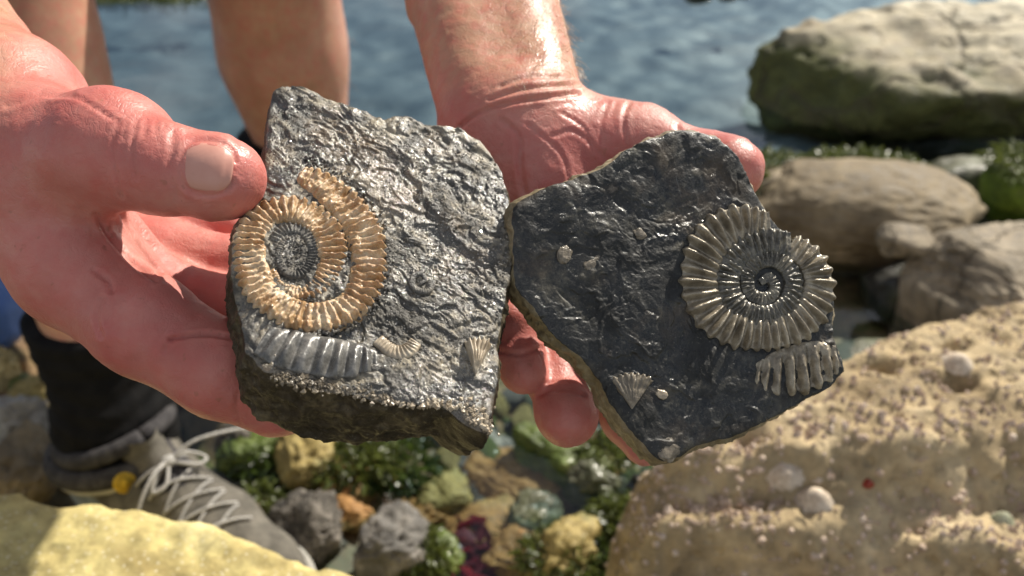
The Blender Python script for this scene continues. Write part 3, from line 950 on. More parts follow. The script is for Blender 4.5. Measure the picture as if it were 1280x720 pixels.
def crease(V, N, poly, width, depth, facing=0.15, dmax=9.0):
    """groove (depth>0) or ridge along a pixel polyline, on surfaces that face the viewer"""
    x, y, dd = project(V)
    pts = catmull(poly, 40)
    best = np.full(len(V), 1e9)
    for i in range(len(pts) - 1):
        a, b = pts[i], pts[i + 1]
        e = b - a
        t = np.clip(((x - a[0]) * e[0] + (y - a[1]) * e[1]) / (e @ e + 1e-9), 0, 1)
        best = np.minimum(best, np.hypot(x - a[0] - t * e[0], y - a[1] - t * e[1]))
    v = CAM - V; v /= np.linalg.norm(v, axis=1)[:, None]
    w = sstep(0.0, facing, (N * v).sum(1)) * (dd < dmax)
    g = np.exp(-(best / width) ** 2) - 0.35 * np.exp(-((best - 2.0 * width) / (1.1 * width)) ** 2)
    return V - N * (depth * g * w)[:, None]

# left hand mesh
lo = np.min([J(-70, 40, 0.25), J(-70, 560, 0.25), J(-90, 60, 0.36), J(450, 560, 0.36)], axis=0) - 0.01
pts = np.array([p for k in ('th', 'ix', 'md', 'rg', 'pk') for p in HL[k]] + [J(-60, 60, 0.31)])
lo = pts.min(0) - 0.03; hi = pts.max(0) + 0.03
LV, LF = sdf_mesh(f_left, lo, hi, 0.00085, 2)
LN = vnormals(LV, LF)
LV = LV + LN * (0.0005 * fbm(LV, 0.012, 3, 300) + 0.00012 * fbm(LV, 0.0022, 2, 301))[:, None]
for poly, w, dp in [
        ([(60, 120), (95, 122), (120, 135), (140, 148)], 2.6, 0.45), ([(10, 132), (50, 118), (90, 116)], 4, 0.4),
        ([(148, 150), (141, 180), (144, 215), (152, 245)], 2.4, 0.55), ([(170, 150), (165, 185), (170, 225)], 2.4, 0.5),
        ([(183, 152), (181, 170)], 2.0, 0.45), ([(196, 152), (194, 168)], 2.0, 0.4), ([(206, 156), (205, 166)], 2.0, 0.35),
        ([(216, 166), (214, 215), (222, 245)], 5, 0.5),
        ([(213, 424), (240, 419), (262, 418), (290, 422)], 2.6, 1.2), ([(215, 424), (205, 440)], 3, 0.5),
        ([(120, 268), (140, 300), (170, 332), (195, 350)], 3.2, 0.9), ([(152, 268), (172, 305), (200, 342)], 3.0, 0.8),
        ([(118, 338), (135, 352), (140, 365)], 3.0, 0.7), ([(128, 372), (120, 395), (126, 420)], 3.2, 0.5),
        ([(298, 492), (296, 510), (300, 530)], 3.0, 0.5)]:
    LV = crease(LV, LN, poly, w, dp * mm)
_th = np.linspace(0.35, 2 * math.pi - 0.35, 30)
_cx, _cy = np.cos(_th), np.sin(_th)
_rr = 1 / ((np.abs(_cx) ** 2.5 + np.abs(_cy) ** 2.5) ** (1 / 2.5))
_sa, _sb = _cx * _rr * 35.5, _cy * _rr * 34.5
nail_fold = np.stack([259 + _sa * 0.985 - _sb * 0.13, 209 + _sa * 0.13 + _sb * 0.985], 1)
LV = crease(LV, LN, nail_fold, 2.8, 0.6 * mm)
# right hand mesh
pts = np.array([p for k in ('th', 'ix', 'md', 'rg', 'pk') for p in HR[k]] + [J(600, -55, 0.40)])
lo = pts.min(0) - 0.03; hi = pts.max(0) + 0.03
RV, RF = sdf_mesh(f_right, lo, hi, 0.00095, 2)
RN = vnormals(RV, RF)
RV = RV + RN * (0.0005 * fbm(RV, 0.012, 3, 310) + 0.00012 * fbm(RV, 0.0024, 2, 311))[:, None]
for poly, w, dp in [
        ([(575, 158), (600, 140), (640, 128), (680, 122), (722, 116)], 2.8, 1.1), ([(612, 124), (650, 112), (690, 108), (725, 106)], 2.6, 0.7),
        ([(625, 108), (660, 96), (700, 96)], 2.4, 0.5), ([(628, 150), (648, 170), (650, 205), (655, 240)], 3.5, 0.8),
        ([(788, 126), (781, 140), (780, 160), (786, 185)], 2.4, 0.8), ([(760, 128), (752, 150), (752, 180)], 2.4, 0.35), ([(770, 128), (764, 145)], 2.0, 0.3),
        ([(846, 158), (852, 172), (850, 185)], 3.0, 0.45),
        ([(674, 493), (690, 487), (712, 487), (730, 494)], 3.0, 0.8), ([(676, 482), (690, 478), (704, 480)], 2.2, 0.4), ([(690, 170), (720, 165), (760, 200)], 3.0, 0.4), ([(660, 155), (700, 190), (712, 225)], 2.4, 0.5), ([(700, 140), (730, 160), (742, 190)], 2.2, 0.35), ([(624, 440), (650, 443), (676, 436)], 3.0, 0.8), ([(624, 447), (650, 450), (678, 444)], 2.0, 0.3)]:
    RV = crease(RV, RN, poly, w, dp * mm)

# ---- the rest of the body, crouching behind the hands: legs, hips, trunk, arms, head
def f_body(P):
    d = chain(P, [(-0.312, 0.528, 0.05), (-0.323, 0.560, 0.16), (-0.345, 0.60, 0.30), (-0.365, 0.655, 0.46)], [0.034, 0.034, 0.050, 0.052], 0.02)
    d = smin(d, chain(P, [(-0.345, 0.61, 0.26), (-0.358, 0.645, 0.38)], [0.045, 0.048], 0.02), 0.03)
    d = smin(d, chain(P, [(-0.365, 0.655, 0.46), (-0.33, 1.05, 0.56)], [0.062, 0.085], 0.02), 0.03)
    e = chain(P, [(-0.215, 0.865, 0.05), (-0.215, 0.845, 0.16), (-0.215, 0.815, 0.31), (-0.210, 0.79, 0.47)], [0.034, 0.036, 0.054, 0.056], 0.02)
    e = smin(e, chain(P, [(-0.215, 0.84, 0.27), (-0.214, 0.825, 0.38)], [0.045, 0.048], 0.02), 0.03)
    e = smin(e, chain(P, [(-0.210, 0.79, 0.47), (-0.18, 1.08, 0.56)], [0.062, 0.085], 0.02), 0.03)
    d = np.minimum(d, e)
    tr = chain(P, [(-0.255, 1.10, 0.60), (-0.245, 0.93, 0.72), (-0.235, 0.74, 0.82)], [0.125, 0.115, 0.120], 0.05)
    d = smin(d, tr, 0.04)
    sh = chain(P, [(-0.40, 0.69, 0.84), (-0.07, 0.72, 0.84)], [0.062, 0.062], 0.02)
    d = smin(d, sh, 0.05)
    d = smin(d, chain(P, [(-0.41, 0.69, 0.83), (-0.45, 0.52, 0.60), HL['fore'][0], HL['fore'][1]], [0.055, 0.042, 0.034, 0.027], 0.02), 0.02)
    d = smin(d, chain(P, [(-0.06, 0.72, 0.83), (-0.03, 0.66, 0.58), ARM_R[0], ARM_R[1]], [0.055, 0.043, 0.034, 0.029], 0.02), 0.02)
    # neck, head, nose, ears
    hd = chain(P, [(-0.235, 0.70, 0.88), (-0.235, 0.66, 0.98)], [0.055, 0.052], 0.02)
    hd = smin(hd, ellip(P, (-0.235, 0.625, 1.05), (0.075, 0.095, 0.11)), 0.03)
    hd = smin(hd, cone(P, (-0.235, 0.535, 1.035), (-0.235, 0.515, 1.015), 0.010, 0.014), 0.012)
    for s in (-1, 1):
        hd = smin(hd, ellip(P, (-0.235 + s * 0.078, 0.64, 1.04), (0.010, 0.018, 0.030)), 0.008)
    hd = smin(hd, cone(P, (-0.255, 0.545, 0.985), (-0.215, 0.545, 0.985), 0.010, 0.010), 0.012)
    return smin(d, hd, 0.03)
BV, BF = sdf_mesh(f_body, (-0.58, 0.30, 0.0), (0.16, 1.30, 1.19), 0.0085, 2)

m = Mat('skin')
palm = m.attr('palm')
n1 = m.noise(38, 5, 0.6); n2 = m.noise(170, 4, 0.6); n3 = m.noise(900, 2, 0.5)
tanc = m.ramp(n1, [(0.3, (0.36, 0.185, 0.110)), (0.7, (0.50, 0.285, 0.180))])
pink = m.ramp(n1, [(0.25, (0.40, 0.100, 0.085)), (0.5, (0.49, 0.172, 0.142)), (0.75, (0.57, 0.255, 0.208))])
col = m.mix(palm, tanc, pink)
col = m.mix(m.ramp(n2, [(0.40, 0.0), (0.70, 0.45)]), col, (0.50, 0.10, 0.085))
col = m.mix(m.ramp(m.noise(24, 4, 0.6), [(0.48, 0.0), (0.7, 0.35)]), col, (0.38, 0.15, 0.11))
col = m.mix(m.ramp(m.noise(330, 2, 0.5), [(0.69, 0.0), (0.75, 0.4)]), col, (0.26, 0.11, 0.06))
warp = m.mix(0.012, m.tc.outputs['Object'], m.n('TexNoise', Vector=m.tc.outputs['Object'], Scale=120.0, Detail=3.0).outputs['Color'])
st = m.n('Mapping', Vector=warp, Scale=(1.0, 0.55, 0.8)).outputs[0]
lines = m.ramp(m.n('TexVoronoi', feature='DISTANCE_TO_EDGE', Vector=st, Scale=620.0).outputs['Distance'], [(0.0, 0.0), (0.16, 1.0)])
lines2 = m.ramp(m.n('TexVoronoi', feature='DISTANCE_TO_EDGE', Vector=st, Scale=210.0).outputs['Distance'], [(0.0, 0.0), (0.06, 1.0)])
hgt = m.math('ADD', m.math('MULTIPLY', lines, 0.16), m.math('MULTIPLY', n2, 0.9))
hgt = m.math('ADD', hgt, m.math('MULTIPLY', lines2, 0.16))
hgt = m.math('ADD', hgt, m.math('MULTIPLY', n3, 0.35))
nrm = m.bump(hgt, 0.5, 0.0005)
rg = m.ramp(m.noise(45, 5, 0.65), [(0.38, 0.32), (0.50, 0.50), (0.65, 0.64)])
p = m.principled(Base_Color=col, Roughness=rg, Normal=nrm, Subsurface_Weight=0.22, Subsurface_Scale=0.004, Specular_IOR_Level=0.45)
p.inputs['Subsurface Radius'].default_value = (1.0, 0.30, 0.20)
M['skin'] = m.m

person = empty('person', (-0.26, 0.64, 0.0))
tag(person, 'crouching person with bare legs and hiking boots holding out two fossil halves', 'person')
PO = np.array([-0.26, 0.64, 0.0])
# trim hand meshes where they meet the body arms (the overlap lies outside the picture)
V, F = merge([(LV, LF), (RV, RF), (BV, BF)])
body = mesh_obj('body', V - PO, F, M['skin'], parent=person)
pa = np.zeros(len(V), np.float32)
xl, yl, dl = project(LV)
pa[:len(LV)] = sstep(-60, 60, xl + 0.5 * (yl - 100))
xr, yr, dr = project(RV)
pa[len(LV):len(LV) + len(RV)] = sstep(60, 170, yr)
at = body.data.attributes.new('palm', 'FLOAT', 'POINT')
at.data.foreach_set('value', pa)

# thumb nail, laid on the thumb
def ray_hit(px, py, f, d0=0.2, d1=0.33):
    px = np.asarray(px, float); py = np.asarray(py, float)
    v = FW[None] + RT[None] * ((px - 640) / FPX)[:, None] + UP[None] * ((360 - py) / FPX)[:, None]
    t = np.full(len(px), d0)
    for _ in range(60):
        t = t + np.clip(f(CAM + v * t[:, None]), -0.01, 0.01) * 0.85
    return CAM + v * t[:, None]
na, nb = 29, 29
aa, bb = np.meshgrid(np.linspace(-1, 1, na), np.linspace(-1, 1, nb), indexing='ij')
# square to rounded-rect mapping
ex = 3.0
rad = np.maximum(np.abs(aa), np.abs(bb)) / ((np.abs(aa) ** ex + np.abs(bb) ** ex) ** (1 / ex) + 1e-9)
sa, sb = aa * rad, bb * rad
sa = np.where(sa < 0, sa * (1 - 0.10 * sb ** 2), sa)
axu = np.array([0.985, 0.13]); axv = np.array([-0.13, 0.985])
cx = 259 + sa * 34 * axu[0] + sb * 32 * axv[0]
cy = 209 + sa * 34 * axu[1] + sb * 32 * axv[1]
H = ray_hit(cx.ravel(), cy.ravel(), f_left)
g, _ = sdf_grad(f_left, H, 0.0003)
g /= np.linalg.norm(g, axis=1)[:, None]
edge = np.maximum(np.abs(aa), np.abs(bb)).ravel()
lift = np.where(edge > 0.97, -0.0010, 0.00045 - 0.00055 * (edge ** 4) + 0.0006 * sstep(0.6, 1.0, sa.ravel()))
NV = H + g * lift[:, None]
m = Mat('nail')
nc = m.ramp(m.noise(90, 3), [(0.3, (0.50, 0.235, 0.185)), (0.7, (0.56, 0.295, 0.235))])
nx = m.noise(70, 4, 0.6)
nc = m.mix(m.ramp(nx, [(0.55, 0.0), (0.68, 0.5)]), nc, (0.34, 0.17, 0.10))
m.principled(Base_Color=nc, Roughness=0.35, Specular_IOR_Level=0.4, Normal=m.bump(m.noise(500, 3), 0.2, 0.0003))
mesh_obj('thumb_nail', NV - PO, grid_faces(na, nb)[:, ::-1], m.m, parent=person)

# arm hair on the forearm
def hairs():
    rs = np.random.RandomState(12)
    N = vnormals(RV, RF)
    x, y, d = project(RV)
    v = CAM - RV; v /= np.linalg.norm(v, axis=1)[:, None]
    edge_x = 700 + 0.25 * y
    w = sstep(590, 690, x) * (y < 112) * (y > -30) * sstep(-0.55, 0.1, (N * v).sum(1))
    idx = rs.choice(len(RV), 60000)
    idx = idx[rs.rand(len(idx)) < w[idx] * 0.5][:650]
    down = ARM_R[2] - ARM_R[1]; down /= np.linalg.norm(down)
    parts = []
    for i in idx:
        dirn = down * rs.uniform(0.5, 1.1) + N[i] * rs.uniform(0.15, 0.5) + 0.35 * rs.randn(3)
        dirn /= np.linalg.norm(dirn)
        L = rs.uniform(0.005, 0.011)
        t = np.linspace(0, 1, 5)[:, None]
        pth = RV[i] - N[i] * 0.0003 + dirn * L * t - N[i] * L * 0.35 * t ** 2 + RT * (L * 0.15 * rs.randn()) * t ** 2
        parts.append(tube(pth, np.linspace(0.00006, 0.00003, 5), 3))
    V, F = merge(parts)
    m = Mat('arm_hair'); m.principled(Base_Color=(0.42, 0.25, 0.11), Roughness=0.35)
    o = mesh_obj('arm_hair', V - PO, F, m.m, parent=person)
    o['kind'] = 'stuff'
hairs()
def leg_hairs():
    rs = np.random.RandomState(13)
    N = vnormals(BV, BF)
    k = np.where((BV[:, 2] > 0.2) & (BV[:, 2] < 0.46) & (BV[:, 1] < 0.88) & (BV[:, 1] > 0.5) & (BV[:, 0] < -0.13))[0]
    parts = []
    for i in rs.choice(k, 1500):
        p = BV[i] + rs.randn(3) * 0.003
        dirn = np.array([0, 0, -0.8]) + N[i] * rs.uniform(0.3, 0.8) + 0.35 * rs.randn(3)
        dirn /= np.linalg.norm(dirn)
        L = rs.uniform(0.008, 0.018)
        t = np.linspace(0, 1, 3)[:, None]
        parts.append(tube(p - N[i] * 0.002 + dirn * L * t - N[i] * L * 0.2 * t ** 2, np.array([0.00012, 0.0001, 0.00005]), 3))
    V, F = merge(parts)
    m = Mat('leg_hair'); m.principled(Base_Color=(0.30, 0.17, 0.08), Roughness=0.35)
    mesh_obj('leg_hair', V - PO, F, m.m, parent=person)['kind'] = 'stuff'
leg_hairs()

# head hair, shirt and shorts (above the picture)
def f_hair(P):
    d = ellip(P, (-0.235, 0.640, 1.065), (0.085, 0.100, 0.112))
    cut = P[:, 2] - 0.4 * (P[:, 1] - 0.55) * -1 - 1.03
    return np.maximum(d, -(P[:, 2] - 1.075 + 0.9 * np.clip(P[:, 1] - 0.58, -1, 0.12)))
V, F = sdf_mesh(f_hair, (-0.34, 0.52, 0.93), (-0.13, 0.76, 1.20), 0.006, 1)
m = Mat('head_hair'); m.principled(Base_Color=(0.10, 0.06, 0.03), Roughness=0.6, Normal=m.bump(m.noise(300, 3), 0.8, 0.003))
mesh_obj('hair', V - PO, F, m.m, parent=person)
def f_shirt(P):
    tr = chain(P, [(-0.255, 1.06, 0.63), (-0.245, 0.93, 0.72), (-0.235, 0.74, 0.82)], [0.135, 0.128, 0.130], 0.05)
    sh = chain(P, [(-0.40, 0.69, 0.84), (-0.07, 0.72, 0.84)], [0.072, 0.072], 0.02)
    d = smin(tr, sh, 0.05)
    d = smin(d, chain(P, [(-0.41, 0.69, 0.83), (-0.435, 0.585, 0.69)], [0.066, 0.060], 0.02), 0.02)
    return smin(d, chain(P, [(-0.06, 0.72, 0.83), (-0.042, 0.685, 0.68)], [0.066, 0.060], 0.02), 0.02) + 0.003 * np.sin(P[:, 0] * 70 + P[:, 2] * 50)
V, F = sdf_mesh(f_shirt, (-0.52, 0.50, 0.42), (0.06, 1.26, 1.0), 0.009, 1)
m = Mat('shirt_cloth'); m.principled(Base_Color=(0.06, 0.09, 0.16), Roughness=0.85, Normal=m.bump(m.noise(40, 5), 0.4, 0.004))
mesh_obj('shirt', V - PO, F, m.m, parent=person)
def f_shorts(P):
    d = chain(P, [(-0.355, 0.78, 0.49), (-0.33, 1.05, 0.565)], [0.090, 0.105], 0.02)
    d = np.minimum(d, chain(P, [(-0.202, 0.88, 0.50), (-0.18, 1.08, 0.565)], [0.085, 0.105], 0.02))
    return smin(d, chain(P, [(-0.255, 1.12, 0.58), (-0.25, 1.02, 0.66)], [0.145, 0.138], 0.03), 0.03)
V, F = sdf_mesh(f_shorts, (-0.50, 0.66, 0.36), (0.0, 1.32, 0.84), 0.009, 1)
m = Mat('shorts_cloth'); m.principled(Base_Color=(0.05, 0.055, 0.05), Roughness=0.9, Normal=m.bump(m.noise(40, 5), 0.4, 0.004))
mesh_obj('shorts', V - PO, F, m.m, parent=person)

# ---- boots and socks
def fabric(name, c1, c2, scale=300, rough=0.8, bd=0.0008):
    m = Mat(name)
    n = m.noise(scale * 0.12, 5); w = m.voro(scale)
    col = m.mix(m.ramp(n, [(0.35, 0.0), (0.7, 1.0)]), c1, c2)
    m.principled(Base_Color=col, Roughness=rough, Specular_IOR_Level=0.12, Normal=m.bump(m.math('ADD', w, n), 0.5, bd))
    return m.m
M['sock'] = fabric('black_sock_knit', (0.004, 0.004, 0.0045), (0.009, 0.0085, 0.0085), 700)
M['boot_grey'] = fabric('grey_suede', (0.075, 0.069, 0.058), (0.16, 0.145, 0.12), 500)
M['boot_blue'] = fabric('blue_grey_mesh', (0.15, 0.175, 0.20), (0.26, 0.29, 0.32), 900)
M['boot_dark'] = fabric('dark_padding', (0.03, 0.028, 0.03), (0.07, 0.066, 0.066), 900)
M['rubber'] = fabric('pale_rubber', (0.30, 0.29, 0.26), (0.42, 0.40, 0.35), 300, 0.6)
M['lace'] = fabric('white_lace_cord', (0.30, 0.29, 0.27), (0.46, 0.44, 0.41), 2500, 0.7, 0.0004)
m = Mat('yellow_disc'); m.principled(Base_Color=(0.50, 0.32, 0.02), Roughness=0.7); M['disc'] = m.m

def make_boot(ankle, rz, shin_top):
    """ankle: world point on the ground under the ankle; toe along local +x"""
    root = empty('boot', np.array(ankle) - PO, rz)
    root.parent = person
    def up_f(P):
        d = chain(P, [(-0.045, 0, 0.050), (0.03, 0, 0.052), (0.10, 0.004, 0.046), (0.165, 0.006, 0.034), (0.195, 0.006, 0.030)], [0.040, 0.042, 0.045, 0.040, 0.030], 0.02)
        d = smin(d, chain(P, [(-0.035, 0, 0.05), (-0.032, 0, 0.098)], [0.046, 0.053], 0.02), 0.025)
        d = smin(d, chain(P, [(0.02, 0, 0.07), (0.055, 0, 0.085)], [0.034, 0.028], 0.02), 0.03)
        d = np.maximum(d, 0.018 - P[:, 2])
        top = P[:, 2] - 0.118 - 0.12 * np.clip(P[:, 0], -0.1, 0.1)
        d = np.maximum(d, top)
        hole = cone(P, (-0.022, 0, 0.085), (-0.022, 0, 0.25), 0.047, 0.052)
        return np.maximum(d, -hole)
    V, F = sdf_mesh(up_f, (-0.12, -0.075, 0.005), (0.25, 0.075, 0.16), 0.0022, 1)
    N = vnormals(V, F)
    V = V + N * (0.0012 * fbm(V, 0.03, 3, 401))[:, None]
    fc = V[F].mean(1)
    mi = np.where((fc[:, 0] < -0.02) | (fc[:, 0] < 0.04) & (fc[:, 2] < 0.075), 1, 0)
    mi = np.where(fc[:, 2] > 0.104, 2, mi)
    mesh_obj('upper', V, F, None, parent=root, mats=[M['boot_grey'], M['boot_blue'], M['boot_dark']], midx=mi)
    def sole_f(P):
        Q = P.copy(); Q[:, 2] = 0
        d = chain(Q, [(-0.045, 0, 0), (0.03, 0, 0), (0.10, 0.004, 0), (0.165, 0.006, 0), (0.20, 0.006, 0)], [0.044, 0.041, 0.049, 0.046, 0.034], 0.02)
        return np.maximum(d, np.abs(P[:, 2] - 0.013 - 0.10 * np.clip(P[:, 0] - 0.14, 0, 0.1)) - 0.013 + 0.002 * (np.sin(P[:, 0] * 420) > 0.2) * (P[:, 2] < 0.008))
    V, F = sdf_mesh(sole_f, (-0.11, -0.065, -0.006), (0.25, 0.07, 0.045), 0.0022, 1)
    mesh_obj('sole', V, F, M['rubber'], parent=root)
    # padded collar
    th = np.linspace(0, 2 * math.pi, 49)[:-1]
    th = np.append(th, th[0] + 2 * math.pi)
    ring = np.stack([-0.022 + 0.051 * np.cos(th), 0.049 * np.sin(th), 0.116 + 0.012 * np.cos(th) + 0.004 * np.cos(2 * th)], 1)
    V, F = tube(ring, 0.0085, 10)
    mesh_obj('collar', V, F, M['boot_dark'], parent=root)
    # side flap with the yellow disc
    th2 = np.linspace(R(-140), R(-8), 24)
    flap = np.stack([-0.022 + 0.059 * np.cos(th2), 0.057 * np.sin(th2), 0.098 + 0.010 * np.cos(th2)], 1)
    V, F = tube(flap, 0.0105, 10)
    mesh_obj('side_flap', V, F, M['boot_dark'], parent=root)
    trim = flap.copy(); trim[:, 2] -= 0.012; trim[:, :2] = (trim[:, :2] + [0.022, 0]) * 1.03 - [0.022, 0]
    V, F = tube(trim, 0.004, 8)
    mesh_obj('flap_trim', V, F, M['rubber'], parent=root)
    a = R(-26)
    c = np.array([-0.022 + 0.070 * math.cos(a), 0.069 * math.sin(a), 0.106])
    dn = np.array([math.cos(a), math.sin(a), 0.35]); dn /= np.linalg.norm(dn)
    V, F = tube(np.array([c - dn * 0.004, c + dn * 0.0005, c + dn * 0.0008, c + dn * 0.0002]), np.array([0.0098, 0.0098, 0.0072, 0.0042]), 20)
    mesh_obj('yellow_disc', V, F, M['disc'], parent=root)
    # tongue
    tp = catmull([(0.085, 0, 0.086), (0.060, 0, 0.104), (0.044, 0, 0.122), (0.040, 0, 0.136)], 16)
    A = np.array([0, 1.0, 0])
    w = np.linspace(-1, 1, 9)
    nrmv = np.gradient(tp, axis=0); nrmv /= np.linalg.norm(nrmv, axis=1)[:, None]
    side = np.cross(nrmv, A)
    Vt = []
    for off in (0.004, -0.004):
        Vt.append((tp[:, None] + w[None, :, None] * A * 0.019 - np.abs(w)[None, :, None] ** 2 * np.array([0.018, 0, 0]) + side[:, None] * off).reshape(-1, 3))
    Fq = grid_faces(16, 9)
    V, F = merge([(Vt[0], Fq), (Vt[1], Fq[:, ::-1])])
    mesh_obj('tongue', V, F, M['boot_grey'], parent=root)
    # laces: find the top of the upper by tracing down
    def ztop(x, y):
        z = np.full(np.shape(x), 0.2); P = np.stack([x, y, z], 1)
        for _ in range(60):
            P[:, 2] -= np.clip(up_f(P), 0, 0.01) * 0.8
        return P[:, 2]
    xs = [0.052, 0.070, 0.088, 0.106, 0.124]
    for i, x0 in enumerate(xs):
        for s in (-1, 1):
            yy = np.linspace(-0.026 * s, 0.026 * s, 14)
            xx = np.linspace(x0, x0 + 0.018, 14)
            zz = ztop(xx, yy) + 0.0012 + 0.001 * (s + 1)
            V, F = tube(np.stack([xx, yy, zz], 1), 0.0014, 6)
            mesh_obj('lace', V, F, M['lace'], parent=root)
    for s in (-1, 1):
        p0 = np.array([0.062, 0.004, float(ztop(np.array([0.062]), np.array([0.0]))[0]) + 0.006])
        loop = catmull([p0, p0 + [0.006, s * 0.014, 0.004], p0 + [0.014, s * 0.028, -0.008], p0 + [0.018, s * 0.016, -0.006], p0], 30)
        V, F = tube(loop, 0.0017, 6)
        mesh_obj('lace_loop', V, F, M['lace'], parent=root)
        tail = catmull([p0, p0 + [0.010, s * 0.022, 0.004], p0 + [0.018, s * 0.045, -0.012], p0 + [0.022, s * 0.055, -0.035]], 24) if s < 0 else catmull([p0, p0 + [0.004, 0.022, 0.008], p0 + [0.010, 0.045, 0.006], p0 + [0.014, 0.072, -0.004]], 24)
        V, F = tube(tail, 0.0017, 6)
        mesh_obj('lace_end', V, F, M['lace'], parent=root)
    V, F = ICO[3]
    mesh_obj('lace_knot', V * [0.006, 0.007, 0.005] + p0, F, M['lace'], parent=root)
    return root
A1 = np.array([-0.300, 0.516, 0.010]); A2 = np.array([-0.215, 0.86, 0.003])
boot = make_boot(A1, R(-38), None)
boot.scale = (0.83, 0.83, 0.83)
def copy_tree(o, parent):
    c = o.copy(); COL.objects.link(c); c.parent = parent
    for ch in list(o.children): copy_tree(ch, c)
    return c
b2 = copy_tree(boot, person)
b2.location = A2 - PO; b2.rotation_euler = (0, 0, R(-75))

def sock(pts, rads, seed):
    def f(P): return np.maximum(chain(P, pts, rads, 0.02), P[:, 2] - pts[-1][2])
    pts_ = np.array(pts)
    V, F = sdf_mesh(f, pts_.min(0) - 0.07, pts_.max(0) + 0.07, 0.0035, 1)
    N = vnormals(V, F)
    wr = np.sin(V[:, 2] * 420 + 3 * fbm(V, 0.05, 2, seed)) * 0.0009 + 0.0014 * fbm(V, 0.02, 3, seed + 1)
    mesh_obj('sock', V + N * wr[:, None] - PO, F, M['sock'], parent=person)
sock([(-0.313, 0.527, 0.05), (-0.317, 0.535, 0.10), (-0.326, 0.572, 0.175), (-0.329, 0.575, 0.19)], [0.041, 0.042, 0.047, 0.0485], 501)
sock([(-0.215, 0.865, 0.06), (-0.215, 0.855, 0.12), (-0.215, 0.838, 0.21), (-0.215, 0.835, 0.225)], [0.044, 0.046, 0.056, 0.058], 502)

# blue cloth bag on the stones behind the leg
g = G(-38, 425, 0.02)
m = Mat('blue_cloth'); m.principled(Base_Color=(0.06, 0.13, 0.36), Roughness=0.7, Normal=m.bump(m.noise(50, 5), 0.7, 0.006))
bag = empty('blue_bag', (g[0], g[1], 0.0))
tag(bag, 'blue cloth bag lying on the stones behind the leg', 'bag')
V, F = boulder_geo((0.075, 0.055, 0.05), seed=91, sub=4, box=0.75, cuts=3, rough=0.10, fine=0.05)
mesh_obj('bag_body', V + [0, 0, 0.055], F, m.m, parent=bag)
V, F = tube(catmull([(-0.04, 0, 0.09), (-0.02, 0, 0.125), (0.02, 0, 0.125), (0.04, 0, 0.09)], 20), 0.005, 8)
mesh_obj('handle', V, F, m.m, parent=bag)

# ================================================================== FOSSILS
def terr(h, step, w=0.12):
    q = h / step
    fl = np.floor(q)
    return step * (fl + sstep(0.5 - w, 0.5 + w, q - fl))

class Face:
    def __init__(s, px, py, d, n_cam):
        n = RT * n_cam[0] + UP * n_cam[1] - FW * n_cam[2]
        s.n = n / np.linalg.norm(n)
        s.o = U(px, py, d)
        u = RT - s.n * (RT @ s.n)
        s.u = u / np.linalg.norm(u)
        s.v = np.cross(s.n, s.u)
    def loc(s, pts):
        """pixels -> local 2-D coordinates on the face plane"""
        pts = np.asarray(pts, float)
        v = FW[None] + RT[None] * ((pts[:, 0] - 640) / FPX)[:, None] + UP[None] * ((360 - pts[:, 1]) / FPX)[:, None]
        t = ((s.o - CAM) @ s.n) / (v @ s.n)
        w = CAM + v * t[:, None] - s.o
        return np.stack([w @ s.u, w @ s.v], 1)
    def world(s, L):
        return s.o + L[:, :1] * s.u + L[:, 1:2] * s.v + L[:, 2:3] * s.n

